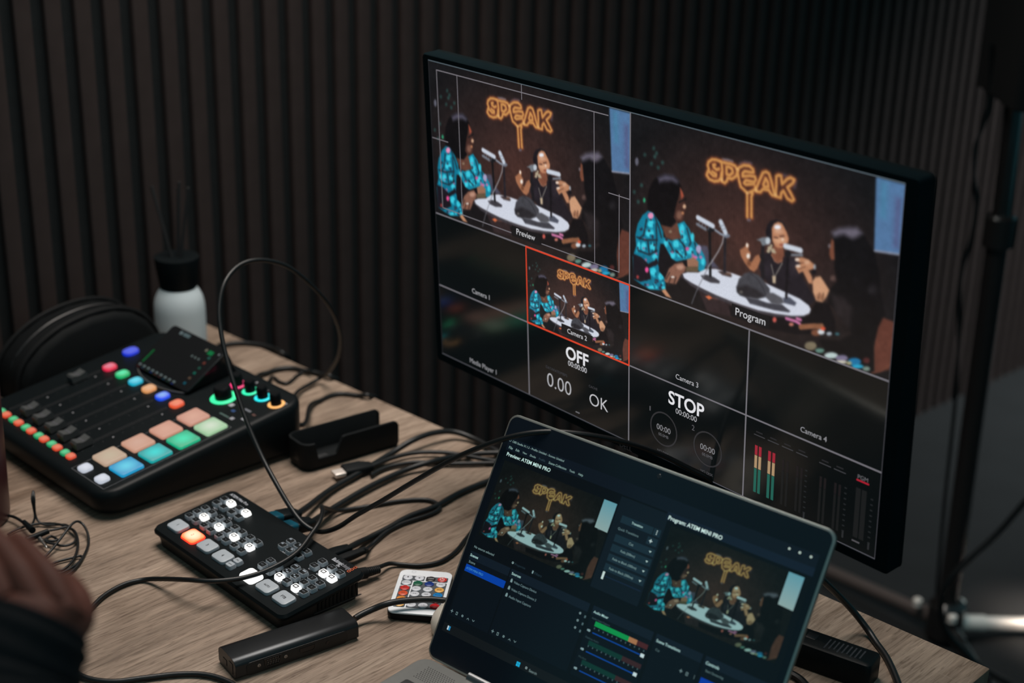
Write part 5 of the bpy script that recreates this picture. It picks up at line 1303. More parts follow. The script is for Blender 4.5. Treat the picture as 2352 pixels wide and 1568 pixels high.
# raised touch screen
RW = RP @ T(-0.166, 0.178, 0.004) @ RX(math.radians(24.5))
b = B()
sw, sd = 0.118, 0.072
b.loft([[(x, 0.003 + y * 0.9, -0.004 - max(y, 0) * 0.46 + 0.002) for x, y, _ in rrect(sw - 0.006, sd, 0, 0.004, 4, 0, sd / 2)], rrect(sw, sd, -0.003, 0.005, 4, 0, sd / 2), rrect(sw, sd, 0.0, 0.005, 4, 0, sd / 2), rrect(sw - 0.002, sd - 0.002, 0.0008, 0.004, 4, 0, sd / 2)])
part('screen_housing', b, mat('glossy_black_screen', (0.008, 0.009, 0.010, 1), 0.22, noise=0.05), mixer, RW)
b = B(); b.tube([(-0.054, 0.001, 0.0), (-0.03, -0.008, 0.0), (0.0, -0.0115, 0.0), (0.03, -0.008, 0.0), (0.054, 0.001, 0.0)], 0.0011, 8, 5); part('screen_lip', b, FADER, mixer, RP @ T(-0.166, 0.178, 0.0015))
rf = Flat(); z = 0.0012
rf.rect(-0.0515, 0.009, -0.0487, 0.030, rgb(8, 92, 44), z)
for k in range(9):
    rf.rect(-0.052 + k * 0.0095, 0.0035, -0.0472 + k * 0.0095, 0.0062, rgb(92, 104, 104), z); rf.rect(-0.052 + k * 0.0095, 0.0008, -0.048 + k * 0.0095, 0.0024, [rgb(60, 24, 24), rgb(10, 52, 66), rgb(16, 44, 30), rgb(10, 34, 90), rgb(66, 28, 22)][k % 5], z)
for k in range(6):
    rf.rect(0.0415, 0.008 + k * 0.0085, 0.046, 0.0115 + k * 0.0085, [rgb(12, 74, 88), rgb(80, 62, 48), rgb(14, 88, 74), rgb(26, 70, 58), rgb(96, 46, 38), rgb(30, 80, 70)][k], z)
rf.rect(0.034, 0.056, 0.044, 0.062, rgb(8, 108, 58), z); rf.disc(0.029, 0.060, 0.0022, rgb(110, 108, 92), z, 8)
for k in range(3):
    rf.disc(0.016 + k * 0.007, 0.045, 0.0017, rgb(88, 100, 98), z, 8)
rf.disc(-0.034, 0.066, 0.003, rgb(96, 110, 112), z, 8); rf.rect(-0.029, 0.0635, -0.015, 0.0685, rgb(76, 92, 94), z); rf.disc(0.0535, 0.062, 0.0016, rgb(110, 114, 116), z, 8)
o = part('screen_graphics', rf.mesh('screen_graphics'), screen_mat('mixer_screen_light', 0.9, (1, 1, 1), 1.0, 0.25), mixer, RW)
o['kind'] = 'stuff'
rp = Flat(); z = 0.0002; gl = rgb(88, 90, 94)
rp.frame(-0.069, 0.0, 0.0, 0.168, 0.0006, gl, z)
for k, u in enumerate(UK):
    for j in range(9):
        big = j in (3, 8)
        rp.disc(u + 0.0055, 0.028 + j * 0.0132, 0.0011 if big else 0.0006, rgb(150, 150, 155) if big else rgb(52, 53, 56), z, 8)
rp.disc(-0.2265, 0.246, 0.0030, rgb(150, 150, 158), z, 10); rp.disc(-0.213, 0.240, 0.0018, rgb(90, 92, 96), z, 8)
for x0, y0, w, h, c in ((-0.048, 0.196, 0.007, 0.006, (150, 152, 160)), (-0.034, 0.190, 0.006, 0.004, (20, 60, 110)), (-0.040, 0.178, 0.018, 0.0025, (60, 84, 80)), (-0.024, 0.202, 0.012, 0.003, (100, 104, 112)), (-0.008, 0.186, 0.008, 0.005, (150, 152, 160)), (-0.006, 0.200, 0.006, 0.003, (80, 50, 44)), (-0.020, 0.178, 0.006, 0.005, (140, 142, 150)), (0.004, 0.240, 0.003, 0.003, (140, 140, 145)), (-0.068, 0.250, 0.003, 0.003, (130, 130, 136)), (-0.040, 0.246, 0.003, 0.003, (70, 70, 74))):
    rp.rect(x0, y0, x0 + w, y0 + h, rgb(*c), z)
o = part('printed_marks', rp.mesh('printed_marks'), PRINT_ATTR, mixer, RP); o['kind'] = 'stuff'

# ---------------------------------------------------------------- usb hub
HM = T(-0.2411, 1.1575, 0) @ RZ(math.radians(35.4))
hub = thing('port_hub', 'dark grey aluminium port hub lying at the front of the table', 'hub', HM)
ALU = mat('dark_grey_aluminium', (0.040, 0.043, 0.046, 1), 0.33, 0.8, noise=0.08, nscale=300)
HL, HW_, HH = 0.1265, 0.0365, 0.0190
pr = [(0.003, 0.0005), (0.0, 0.0035), (0.0, 0.0135)] + [(0.0085 - 0.0085 * math.cos(a), 0.0135 + 0.006 * math.sin(a)) for a in (0.35, 0.7, 1.05, 1.35, 1.57)] + [(HW_ - 0.0085 + 0.0085 * math.sin(a), 0.0135 + 0.006 * math.cos(a)) for a in (0.0, 0.4, 0.8, 1.2, 1.57)] + [(HW_, 0.0035), (HW_ - 0.003, 0.0005)]
b = B(); b.loft([[(x, HW_ / 2 + (y - HW_ / 2) * s, HH / 2 + (zz - HH / 2) * s) for y, zz in pr] for x, s in ((0, 0.985), (0.0004, 1), (HL - 0.0004, 1), (HL, 0.985))]); part('shell', b, ALU, hub, ang=30)
HF = T(0, 0, 0) @ RX(PI / 2)   # plane coordinates: x along, y up, z towards the viewer
b = B(); b.slab(0.104, 0.0132, 0.0, 0.0004, 0.0045, 0.0002, 6, cx=0.0625, cy=0.0082); part('port_panel', b, mat('dark_port_panel', (0.014, 0.0145, 0.015, 1), 0.45, 0.3, noise=0.1), hub, HF)
DARK = mat('port_black', (0.004, 0.004, 0.005, 1), 0.4, noise=0.05); STEEL = mat('steel', (0.35, 0.34, 0.33, 1), 0.3, 0.9, noise=0.05)
vp = B(); q = [(-0.0088, 0.0042), (-0.0075, -0.0042), (0.0075, -0.0042), (0.0088, 0.0042)]
vp.loft([[(x * s + 0.0365, y * s + 0.0093, zz) for x, y in q] for zz, s in ((0.0003, 1.0), (0.0012, 1.0), (0.0012, 0.86), (0.0005, 0.86))]); v_ = part('monitor_port', vp, DARK, hub, HF)
b = B()
for r in range(3):
    for c in range(5):
        b.lathe([(0.00055, 0.0005), (0.00055, 0.0013)], 6, T(0.0365 + (c - 2) * 0.0027 + (r % 2) * 0.0006, 0.0093 + (r - 1) * 0.0022, 0))
o = part('pins', b, mat('dull_pin_metal', (0.16, 0.16, 0.16, 1), 0.4, 0.7, noise=0.05), v_); o['kind'] = 'stuff'
for x in (0.0228, 0.0496):
    b = B(); b.lathe([(0.0017, 0.0003), (0.0017, 0.0010), (0.0009, 0.0012), (0.0007, 0.0006)], 10, T(x, 0.0092, 0)); part('screw_post', b, STEEL, hub, HF)
hp = B(); q = [(-0.0076, 0.0024), (-0.0076, -0.0008), (-0.0056, -0.0026), (0.0056, -0.0026), (0.0076, -0.0008), (0.0076, 0.0024)]
hp.loft([[(x * s + 0.0722, y * s + 0.0092, zz) for x, y in q] for zz, s in ((0.0003, 1.06), (0.0008, 1.06), (0.0008, 0.95), (0.0005, 0.95))]); part('video_port', hp, DARK, hub, HF)
b = B(); b.lathe([(0.0023, 0.0003), (0.0023, 0.0007), (0.0017, 0.0007), (0.0017, 0.0005)], 16, T(0.0936, 0.0082, 0)); part('audio_jack', b, DARK, hub, HF)
for y0, y1, z0, z1 in ((0.006, 0.0135, 0.004, 0.0145), (0.0185, 0.0265, 0.006, 0.0115)):
    b = B(); b.box(-0.0004, 0.0002, y0, y1, z0, z1); part('end_port', b, DARK, hub)

# ---------------------------------------------------------------- remote control
RMX = T(-0.0987, 1.3317, 0) @ RZ(math.radians(-5.4))
remote = thing('remote_control', 'small white remote control with coloured round keys', 'remote', RMX)
cxr, cyr = 0.0168, -0.0245
b = B(); b.slab(0.0545, 0.0840, 0.0, 0.0078, 0.008, 0.0004, 5, bot=0.003, cx=cxr, cy=cyr); part('body', b, BLACK, remote)
WHITE = mat('white_plastic', (0.82, 0.86, 0.90, 1), 0.35, noise=0.02)
b = B(); b.slab(0.0535, 0.0830, 0.0078, 0.0094, 0.0078, 0.0008, 5, cx=cxr, cy=cyr); part('face', b, WHITE, remote)
rg = Flat(); pg = rgb(72, 78, 84); zr = 0.00945


def rpan(x0, x1, y0, y1):
    rg.piece('key_panel')
    rg.poly([p[:2] for p in rrect((x1 - x0) * mm, (y1 - y0) * mm, 0, 0.0013, 2, (x0 + x1) / 2 * mm, (y0 + y1) / 2 * mm)], pg, zr)


rpan(-5.6, 17.0, -4.6, 4.8); rpan(-5.6, 5.6, -14.6, -4.6); rpan(18.2, 40.4, -4.8, 4.8); rpan(6.8, 40.4, -56.2, -5.9); rpan(-5.6, 5.6, -56.2, -15.8)
rg.parts(PRINT_ATTR, remote, None)
kw = {'w': (208, 212, 220), 'r': (196, 40, 36), 'k': (22, 22, 24), 'g': (10, 92, 66), 'b': (10, 50, 128), 'o': (214, 82, 46), 'y': (232, 176, 86), 'a': (222, 138, 60), 'c': (16, 130, 200), 'd': (190, 26, 34)}
rows = ['wwkr', 'wgbw', 'rwwy', 'owwc', 'awwd', 'ywwd']
b = B(); b.lathe([(0.0047, 0.0), (0.0047, 0.0007), (0.0042, 0.0010)], 18); rk_me = b.mesh('round_key')
rt = Flat(); zt = 0.0106
for r, row in enumerate(rows):
    for c, ch in enumerate(row):
        m = mat('remote_key_' + ch, rgb(*kw[ch]), 0.4, noise=0.03)
        if not rk_me.materials:
            rk_me.materials.append(m)
        link('round_key', rk_me, m, remote, T(c * 0.01157, -0.0102 * r, 0.0094) @ Matrix.Diagonal((1, 0.98, 1, 1)))


def rtx(s, c, r, w, col=(30, 32, 36)):
    rt.text(s, c * 0.01157, -0.0102 * r, w=w * mm, col=rgb(*col), z=zt)


rtx('WWW', 2, 0, 6.6, (230, 232, 236)); rtx('DC Time', 0, 1, 6.2); rtx('Auto', 3, 1, 4.6); rtx('C1', 0, 2, 3.0, (110, 16, 20)); rtx('C3', 0, 3, 3.0, (110, 30, 16)); rtx('C7', 0, 4, 3.0, (110, 60, 16)); rtx('Flash', 3, 3, 5.4, (8, 60, 100))
rtx('MODE', 1, 1, 4.6, (4, 50, 34)); rtx('MODE', 2, 1, 4.6, (4, 20, 70)); rtx('Rainbow', 3, 5, 6.6, (110, 8, 14))
for c, r, s in ((1, 2, '<--'), (2, 2, '-->'), (1, 3, '<+'), (2, 3, '+>'), (1, 5, '+--'), (2, 5, '--+'), (1, 4, '<-'), (2, 4, '->')):
    rtx(s, c, r, 3.6)
rt.piece('printed_marks')
for c, d in ((0, 1), (1, -1)):
    x = c * 0.01157; rt.poly([(x - 0.0011, -0.0002 * d), (x, 0.0016 * d), (x + 0.0011, -0.0002 * d)], rgb(26, 30, 34), zt); rt.rect(x - 0.0003, -0.0014, x + 0.0003, 0.0004, rgb(26, 30, 34), zt)
x = 3 * 0.01157; rt.hoop(x, 0.0, 0.0024, 0.0006, rgb(235, 220, 215), zt, 18); rt.rect(x - 0.0004, 0.0004, x + 0.0004, 0.0028, rgb(235, 220, 215), zt + 0.00005)
rt.frame(3 * 0.01157 - 0.0021, -0.0204 - 0.0012, 3 * 0.01157 + 0.0021, -0.0204 + 0.0012, 0.0004, rgb(130, 84, 36), zt)
rt.hoop(0.004, 0.0125, 0.0022, 0.00025, rgb(150, 156, 164), 0.00955, 16)
rt.parts(PRINT_ATTR, remote, None, ('printed_marks',))

# ---------------------------------------------------------------- open black charging cradle
CM = T(-0.2360, 1.5762, 0) @ RZ(math.radians(38.5))
cradle = thing('charging_cradle', 'black open-ended plastic cradle standing behind the two mixers', 'cradle', CM)
cl, cwid, chh, th = 0.131, 0.045, 0.0355, 0.0032
path = [(cl - i * (cl - 0.014) / 14, cwid) for i in range(15)] + [(0.013 - 0.013 * math.sin(a), cwid - 0.013 + 0.013 * math.cos(a)) for a in np.linspace(0.2, PI / 2, 6)] + [(0.013 - 0.013 * math.cos(a), 0.013 - 0.013 * math.sin(a)) for a in np.linspace(0.0, PI / 2, 7)]
xs = [0.0145, 0.0165, 0.019, 0.022, 0.03, 0.038, 0.0405, 0.043, 0.046, 0.049, 0.052, 0.056, 0.062] + list(np.linspace(0.07, cl - 0.009, 8)) + [cl - 0.006, cl - 0.0035, cl - 0.0015, cl - 0.0003]
path += [(x, 0.0) for x in xs]
path = [(cl - 0.0003, cwid), (cl - 0.0015, cwid), (cl - 0.0035, cwid), (cl - 0.006, cwid)] + [p for p in path if not (p[1] == cwid and p[0] > cl - 0.008)]


def ch_(x, y):
    h = chh; e = cl - x
    if e < 0.008:
        h = chh - 0.008 + math.sqrt(max(0.0, 0.008 ** 2 - (0.008 - e) ** 2))
    if y < 0.005 and 0.012 < x < 0.060:
        t = min(max((x - 0.0145) / 0.0045, 0), 1); s = min(max((0.0535 - x) / 0.012, 0), 1)
        k = min(t * t * (3 - 2 * t), s * s * (3 - 2 * s)); h = h - (h - 0.0155) * k
    return h


loops = []
for i, (x, y) in enumerate(path):
    a = Vector(path[max(i - 1, 0)] + (0,)); c = Vector(path[min(i + 1, len(path) - 1)] + (0,)); t = (c - a).normalized(); n_ = Vector((-t.y, t.x, 0))
    h = ch_(x, y); ix, iy = x + n_.x * th, y + n_.y * th
    tp = 0.0035 if True else 0
    ox, oy = x + n_.x * tp, y + n_.y * tp
    loops.append([(ox, oy, 0.0), (x, y, 0.007), (x, y, h - 0.0008), (x + n_.x * 0.0008, y + n_.y * 0.0008, h), (ix - n_.x * 0.0006, iy - n_.y * 0.0006, h), (ix, iy, h - 0.0008), (ix, iy, 0.001)])
b = B(); b.loft(loops); part('shell', b, BLACK_SOFT, cradle)
b = B(); b.slab(cl - 0.006, cwid - 0.006, 0.0005, 0.006, 0.010, 0.001, 4, cx=cl / 2 + 0.001, cy=cwid / 2); part('floor_plate', b, BLACK_SOFT, cradle)
b = B(); b.slab(0.018, 0.010, 0.006, 0.0135, 0.002, 0.001, 3, cx=0.0275, cy=0.009); part('contact_block', b, mat('dark_grey_plastic', (0.018, 0.019, 0.020, 1), 0.5, noise=0.1), cradle)
b = B(); b.box(-0.0003, 0.0004, 0.0135, 0.023, 0.012, 0.027); part('end_slot', b, DARK, cradle)

# ---------------------------------------------------------------- reed diffuser
diff = thing('reed_diffuser', 'white reed diffuser bottle with black cap and dark sticks', 'diffuser', T(-0.4600, 1.96, 0))
b = B(); b.lathe([(0.031, 0.0), (0.0345, 0.003), (0.0349, 0.010), (0.0349, 0.058), (0.0342, 0.068), (0.0322, 0.077), (0.029, 0.0845), (0.0245, 0.0905), (0.022, 0.093), (0.022, 0.096)], 40)
part('bottle', b, mat('matt_white_ceramic', (0.60, 0.67, 0.70, 1), 0.5, noise=0.02), diff, ang=50)
b = B(); b.lathe([(0.0245, 0.091), (0.0252, 0.093), (0.0305, 0.131), (0.0302, 0.135), (0.027, 0.1358), (0.010, 0.134)], 32); part('cap', b, BLACK, diff)
for (x0, y0), (x1, y1), h in (((-0.004, 0.0), (-0.029, 0.004), 0.232), ((0.002, 0.0), (0.008, 0.006), 0.238), ((0.004, -0.002), (0.021, 0.0), 0.232), ((0.0, 0.004), (0.003, 0.02), 0.226)):
    b = B(); b.cyl((x0, y0, 0.120), (x1, y1, h), 0.0021, n=8); part('reed_stick', b, mat('dark_reed', (0.012, 0.012, 0.013, 1), 0.7, noise=0.2), diff)

# ---------------------------------------------------------------- arched black case
KM = T(-0.5640, 1.8380, 0) @ RZ(math.atan2(0.728, 0.686))
case = thing('equipment_case', 'soft black arched case at the back beside the podcast mixer', 'case', KM)


def arch(sx, sz, x0=0.0):
    pts = [(-0.104, 0.0), (-0.106, 0.020), (-0.104, 0.042), (-0.094, 0.062), (-0.072, 0.082), (-0.040, 0.098), (0.0, 0.106), (0.035, 0.105), (0.062, 0.096), (0.084, 0.078), (0.098, 0.054), (0.104, 0.026), (0.104, 0.0)]
    return [(x * sx, z * sz) for x, z in pts]


FABRIC = mat('black_case_fabric', (0.0055, 0.0065, 0.007, 1), 0.7, spec=0.10, noise=0.25, nscale=400, bump=0.15)
ay = [(-0.038, 0.90), (-0.034, 0.97), (-0.026, 1.0), (0.026, 1.0), (0.034, 0.97), (0.038, 0.90)]
b = B(); b.loft([[(x, y, z) for x, z in arch(s, s * 0.93)] for y, s in ay]); part('shell', b, FABRIC, case, ang=60)
for y in (-0.026, 0.026):
    b = B(); b.tube([(x, y, z + 0.001) for x, z in arch(1.01, 0.935)], 0.0032, 8, 4); part('piping', b, mat('black_piping', (0.008, 0.0085, 0.009, 1), 0.55, spec=0.12, noise=0.1), case)
b = B(); b.tube([(x * 0.97, 0.0, z + 0.0005) for x, z in arch(1.0, 0.93)], 0.0018, 6, 4); part('zip', b, mat('zip_tape', (0.02, 0.02, 0.021, 1), 0.4, 0.3, noise=0.1), case)

# ---------------------------------------------------------------- maroon tumbler
cup = thing('tumbler', 'dark maroon tumbler at the edge of the table', 'tumbler', T(-0.5815, 1.447, 0))
b = B(); b.lathe([(0.040, 0.0), (0.0425, 0.003), (0.0435, 0.010), (0.0462, 0.15), (0.047, 0.188), (0.047, 0.196)], 40); part('cup', b, mat('maroon_enamel', (0.060, 0.014, 0.016, 1), 0.4, noise=0.08), cup, ang=50)
b = B(); b.lathe([(0.0476, 0.194), (0.0485, 0.197), (0.0485, 0.206), (0.046, 0.210), (0.020, 0.211)], 40); part('lid', b, BLACK, cup)

# ---------------------------------------------------------------- mouse behind the laptop
mouse = thing('computer_mouse', 'cream white computer mouse between laptop and remote control', 'mouse', T(-0.0255, 1.2515, 0) @ RZ(math.radians(12)))
b = B(); lo = []
for k, (zz, s) in enumerate(((0.0, 0.90), (0.003, 0.98), (0.010, 1.0), (0.017, 0.96), (0.023, 0.87), (0.028, 0.70), (0.031, 0.45), (0.0325, 0.15))):
    lo.append([(0.046 * s * math.copysign(abs(math.cos(a)) ** 0.85, math.cos(a)), 0.029 * s * math.copysign(abs(math.sin(a)) ** 0.85, math.sin(a)), zz) for a in np.linspace(0, 2 * PI, 32, endpoint=False)])
b.loft(lo); part('shell', b, mat('cream_white_plastic', (0.60, 0.55, 0.48, 1), 0.38, noise=0.02), mouse, ang=70)
b = B(); b.cyl((0.024, -0.003, 0.0275), (0.024, 0.003, 0.0275), 0.0055, n=14); part('scroll_wheel', b, FADER, mouse)

# ---------------------------------------------------------------- power adaptor
dx = Vector((0.3433 - 0.2824, 1.1892 - 1.2296, 0)).normalized(); aw = math.atan2(dx.y, dx.x)
adp = thing('power_adaptor', 'black rectangular power adaptor behind the laptop near the table corner', 'adaptor', T(0.3433, 1.1892, 0) @ RZ(aw))
b = B(); b.slab(0.118, 0.030, 0.0, 0.026, 0.005, 0.003, 4, bot=0.002, cx=-0.057, cy=-0.013); part('shell', b, BLACK, adp)
af = Flat()
for k in range(9):
    af.rect(-0.046 + k * 0.0042, -0.0225 + (k % 3) * 0.0012, -0.0444 + k * 0.0042, -0.005, rgb(26, 33, 42), 0.02615)
o = part('rating_print', af.mesh('rating_print'), PRINT_ATTR, adp); o['kind'] = 'stuff'
b = B(); b.slab(0.010, 0.010, 0.0258, 0.0263, 0.001, 0.0002, 2, cx=-0.062, cy=-0.010); part('socket_mark', b, DARK, adp)
b = B(); b.tube([(-0.112, -0.013, 0.013), (-0.125, -0.018, 0.012), (-0.138, -0.040, 0.006), (-0.130, -0.062, 0.004), (-0.105, -0.066, 0.004), (-0.085, -0.055, 0.004), (-0.070, -0.048, 0.0045), (-0.052, -0.052, 0.0045), (-0.040, -0.066, 0.0045), (-0.052, -0.085, 0.0045), (-0.075, -0.09, 0.0045)], 0.0035, 8, 5); part('lead', b, CABLE, adp)

# ---------------------------------------------------------------- cables


def rode(u, v, z):
    q = RM @ Vector((u, v, z)); return (q.x, q.y, q.z)


def plug(name, p0, p1, w, h, m, parent, tap=0.8):
    p0 = Vector(p0); p1 = Vector(p1); d = p1 - p0
    q = d.to_track_quat('X', 'Z').to_matrix().to_4x4(); q.translation = p0
    b = B(); L = d.length
    b.loft([[(x, y * s, z * s) for y, z, _ in rrect(w, h, 0, min(w, h) * 0.25, 3)] for x, s in ((0, 0.92), (L * 0.06, 1), (L * 0.62, 1), (L, tap))])
    return part(name, b, m, parent, q)


def cable(name, label, key, r, pts=None, group=None):
    P = pts or PATHS[key]
    t = thing(name, label, 'cable', None, group)
    b = B(); b.tube(P, r, 10, 7); part('cord', b, CABLE, t, ang=80)
    return t


def sw_plug(name, key, w, h, t, m, shell=None, end=0, z=0.0135, gap=0.0):
    P = PATHS[key]; q = Vector(P[0]); nx = Vector(P[1])
    if end:
        q = Vector(P[-1]); nx = Vector(P[-2])
    l = AM.inverted() @ q
    a = AM @ Vector((l.x, 0.049, z)); c = q.lerp(nx, 0.25)
    plug(name, a + (c - a) * gap, c, w, h, m, t, 0.75)
    if shell:
        plug('plug_shell', a, a + (c - a) * (gap + 0.04), w * 0.90, h * 0.96, shell, t, 1.0)


CYAN = mat('blue_plug_shell', (0.004, 0.070, 0.110, 1), 0.3, noise=0.2)
cable('looped_cable', 'long black cable looping high above the podcast mixer and over the laptop', 'loop', 0.0026, [rode(-0.04, 0.256, 0.035), rode(-0.042, 0.275, 0.030)] + PATHS['loop'][1:])
t = cable('thin_cable', 'thin black cable draped across the top of the video switcher', 'over', 0.0024); sw_plug('plug', 'over', 0.010, 0.007, t, BLACK_SOFT, None, 1, 0.012)
cable('front_cable', 'black cable on bare wood beneath the hand, running to the port hub', 'front', 0.0026)
t = cable('video_cable', 'thick black video cable arching past the silver plug', 'hdmi1', 0.0036); sw_plug('plug', 'hdmi1', 0.020, 0.012, t, BLACK, CYAN, 0, 0.0225, 0.34)
t = cable('video_cable', 'thick black video cable lowest of those leaving the blue plugs', 'hdmi2', 0.0034); sw_plug('plug', 'hdmi2', 0.020, 0.012, t, BLACK, CYAN, 0, 0.0225, 0.34)
t = cable('unplugged_cable', 'black cable with a loose silver connector lying on the table', 'spare', 0.0026)
plug('connector_body', (-0.1905, 1.5720, 0.0068), (-0.1600, 1.5890, 0.0068), 0.021, 0.0125, BLACK_SOFT, t, 0.62); plug('connector_tip', (-0.2015, 1.5650, 0.0068), (-0.1890, 1.5725, 0.0068), 0.0145, 0.0052, mat('bright_plug_metal', (0.80, 0.72, 0.66, 1), 0.35, 0.4, noise=0.03), t, 1.0)
cable('flat_cable', 'black cable with a tight bend beside the loose silver connector', 'spare2', 0.0026)
t = cable('usb_cable', 'thick black cable with ribbed collar behind the switcher lettering', 'usb', 0.0034); sw_plug('plug', 'usb', 0.014, 0.009, t, BLACK)
t = cable('power_cable', 'slim black power cable with round plug at the switcher corner', 'power', 0.0023)
p0, p1 = Vector((-0.1520, 1.3310, 0.0115)), Vector((-0.1290, 1.3480, 0.0085)); b = B()
b.cyl(p0, p0.lerp(p1, 0.45), 0.0064, 0.0060, 14); part('barrel_plug', b, BLACK_SOFT, t); b = B()
for k in range(7):
    b.cyl(p0.lerp(p1, 0.45 + k * 0.08), p0.lerp(p1, 0.50 + k * 0.08), 0.0050 - 0.0002 * k, n=12)
b.cyl(p0.lerp(p1, 0.45), p1, 0.0036, 0.003, 10); part('ribbed_sleeve', b, CABLE, t)
cable('hub_cable', 'black cable of the port hub crossing over the remote control', 'hubc', 0.0031)
cable('mixer_cable', 'black cable leaving the mixer beside the white bottle', 'rear1', 0.003, [rode(-0.235, 0.25, 0.04), rode(-0.225, 0.275, 0.030)] + PATHS['rear1'][1:])
cable('mixer_cable', 'wavy black cable behind the mixer hanging off the table edge', 'rear2', 0.0032, [rode(-0.120, 0.25, 0.04), rode(-0.115, 0.275, 0.028)] + PATHS['rear2'][1:])
cable('mixer_cable', 'short bent black cable behind the small lit knobs', 'rear3', 0.0022, [rode(-0.100, 0.25, 0.035), rode(-0.098, 0.272, 0.022)] + PATHS['rear3'][1:])
cable('mixer_cable', 'black cable between mixer corner and cradle, over the table edge', 'rear4', 0.003, [rode(-0.012, 0.25, 0.035), rode(-0.008, 0.275, 0.026)] + PATHS['rear4'][1:])
cable('desk_cable', 'black cable crossing the table corner beside the power adaptor', 'right', 0.0033)
cable('hanging_cable', 'thick dark cable hanging in the shadow beyond the table corner', 'hang', 0.0055)

ear = thing('earphone_cable', 'tangled thin black earphone cable with a small metal jack', 'cable')
for k, r in (('ear1', 0.0016), ('ear2', 0.0014), ('ear3', 0.0012), ('ear4', 0.0014), ('ear5', 0.0014), ('ear6', 0.0014)):
    b = B(); b.tube(PATHS[k], r, 8, 7); part('cord', b, CABLE, ear, ang=80)
b = B(); p, q = [Vector(v) for v in PATHS['jackbody']]; b.cyl(p, q, 0.0034, 0.0030, 12); part('jack_body', b, BLACK, ear)
b = B(); p, q = [Vector(v) for v in PATHS['jackplug']]; b.cyl(p, p.lerp(q, 0.4), 0.0024, 0.0022, 10); b.cyl(p.lerp(q, 0.4), p.lerp(q, 0.9), 0.0013, n=10); b.cyl(p.lerp(q, 0.9), q, 0.0015, 0.0006, 10); part('jack_plug', b, STEEL, ear, label='silver jack plug')
b = B(); p, q = [Vector(v) for v in PATHS['split']]; b.cyl(p, q, 0.0026, 0.0036, 12); part('splitter', b, BLACK, ear)

# ---------------------------------------------------------------- lamp stand beyond the table
stand = thing('light_stand', 'dark studio light on a pole stand with silver legs', 'light stand', T(0.818, 2.44, FLOOR))
POLE = mat('black_gloss_pole', (0.014, 0.013, 0.013, 1), 0.22, 0.0, coat=0.4, noise=0.1)
CHROME = mat('silver_tube', (0.84, 0.78, 0.72, 1), 0.36, 0.15, noise=0.05)
b = B(); b.cyl((0.0, 0, 0.05), (-0.006, 0, 0.80), 0.0185, n=20); b.cyl((-0.006, 0, 0.80), (-0.012, 0, 1.06), 0.0150, n=20); part('pole', b, POLE, stand)
b = B(); b.lathe([(0.026, 0.0), (0.026, 0.05), (0.021, 0.055)], 18, T(-0.006, 0, 0.77)); part('collar', b, POLE, stand)
b = B(); b.lathe([(0.034, 0.012), (0.034, 0.075), (0.024, 0.085)], 20); part('leg_hub', b, POLE, stand)
for (x, y), m, l in (((0.46, 0.03), CHROME, 'bright silver leg'), ((-0.235, 0.27), mat('brown_grey_tube', (0.12, 0.095, 0.088, 1), 0.45, 0.3, noise=0.05), 'brown grey leg'), ((0.05, -0.38), POLE, None)):
    d = Vector((x, y, 0)).normalized()
    b = B(); b.cyl(d * 0.045 + Vector((0, 0, 0.035)), Vector((x, y, 0.018)), 0.0135, 0.0125, 14); b.cyl(d * 0.03 + Vector((0, 0, 0.036)), d * 0.075 + Vector((0, 0, 0.034)), 0.0155, n=14); part('leg', b, m, stand, label=l)
for x, y in ((-0.05, 0.02), (0.0, -0.035), (0.03, 0.02)):
    b = B(); b.lathe([(0.009, 0.0), (0.009, 0.012), (0.005, 0.015)], 10, T(x, y, 0.06)); part('bolt', b, CHROME, stand)
b = B(); b.slab(0.42, 0.22, 1.02, 1.55, 0.012, 0.008, 3, cx=0.162, cy=0.0, bot=0.006); part('light_head', b, mat('black_lamp_cloth', (0.003, 0.0035, 0.004, 1), 0.9, noise=0.1), stand)
b = B(); pz = [(p[0] - 0.818, p[1] - 2.44, p[2] - FLOOR) for p in PATHS['polec']]; b.tube(pz, 0.0035, 8, 5); part('lead', b, CABLE, stand)

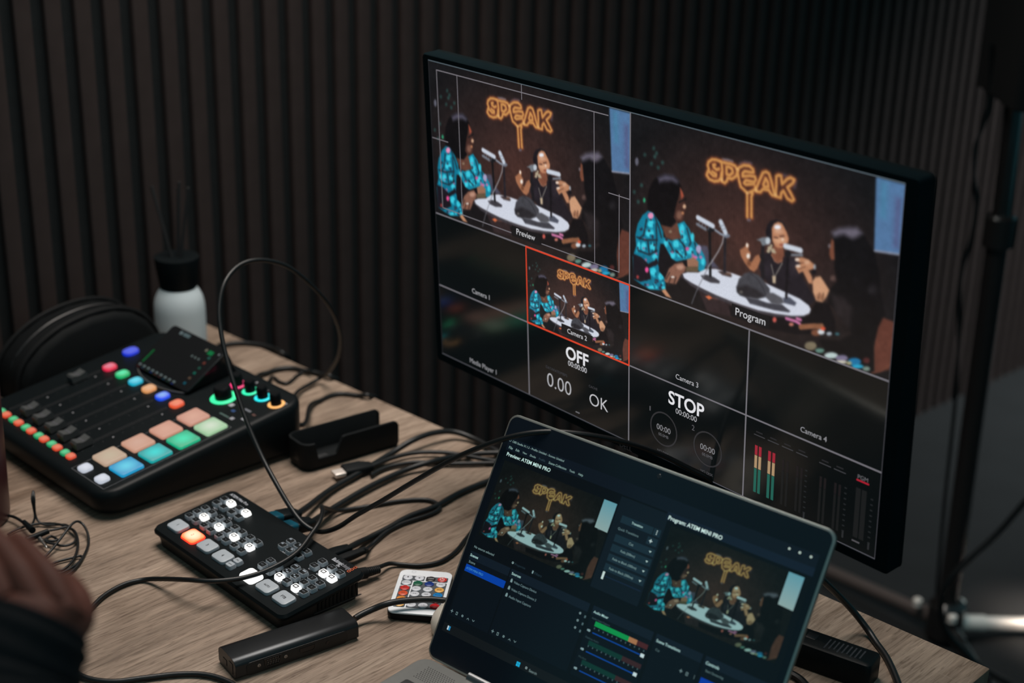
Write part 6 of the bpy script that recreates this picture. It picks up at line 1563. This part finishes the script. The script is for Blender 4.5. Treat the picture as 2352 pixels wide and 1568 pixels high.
# ---------------------------------------------------------------- the operator's hand
hp_ = lambda k: [Vector(v) for v in PATHS[k]]
org = hp_('h_arm')[0]
person = thing('person', 'blurred hand of a person in a dark sleeve reaching in', 'person', T(*org))


def skin_body(chains, name):
    vs = []; es = []; rad = []
    idx = {}

    def addv(p, r):
        vs.append(tuple(Vector(p) - org)); rad.append(r); return len(vs) - 1
    palm = addv(hp_('h_arm')[0], (0.021, 0.017))
    w = addv(hp_('h_arm')[1], (0.021, 0.019)); es.append((palm, w))
    f1 = addv(hp_('h_arm')[2], (0.025, 0.024)); es.append((w, f1))
    f2 = addv(hp_('h_arm')[3], (0.036, 0.036)); es.append((f1, f2))
    for k, rr in chains:
        prev = palm
        for p, r in zip(hp_(k), rr):
            i = addv(p, (r, r)); es.append((prev, i)); prev = i
    me = bpy.data.meshes.new(name); me.from_pydata(vs, es, [])
    o = bpy.data.objects.new(name, me); COL.objects.link(o)
    md = o.modifiers.new('skin', 'SKIN'); md.use_smooth_shade = True
    sv = me.skin_vertices[0].data
    for i, r in enumerate(rad):
        sv[i].radius = r; sv[i].use_root = (i == 0)
    sb = o.modifiers.new('sub', 'SUBSURF'); sb.levels = 2; sb.render_levels = 2
    return o


SKIN = mat('brown_skin', (0.150, 0.050, 0.034, 1), 0.6, spec=0.25, noise=0.12, nscale=120, sss=0.1)
hand = skin_body([('h_index', (0.0095, 0.0090, 0.0080, 0.0066)), ('h_middle', (0.0098, 0.0092, 0.0082, 0.0068)), ('h_ring', (0.0095, 0.0088, 0.0078, 0.0065)), ('h_pinky', (0.0085, 0.0078, 0.0070, 0.0058)), ('h_thumb', (0.0125, 0.0108, 0.0092, 0.0072))], 'hand')
hand.data.materials.append(SKIN); hand.parent = person
b = B(); sl = [v - org for v in hp_('h_sleeve')]
b.tube(sl, lambda t: 0.0285 + 0.020 * t + 0.0012 * math.sin(t * 40), 20, 6)
part('sleeve', b, mat('dark_sleeve_cloth', (0.007, 0.008, 0.0095, 1), 0.85, spec=0.2, noise=0.2, nscale=200, bump=0.2), person, ang=80)
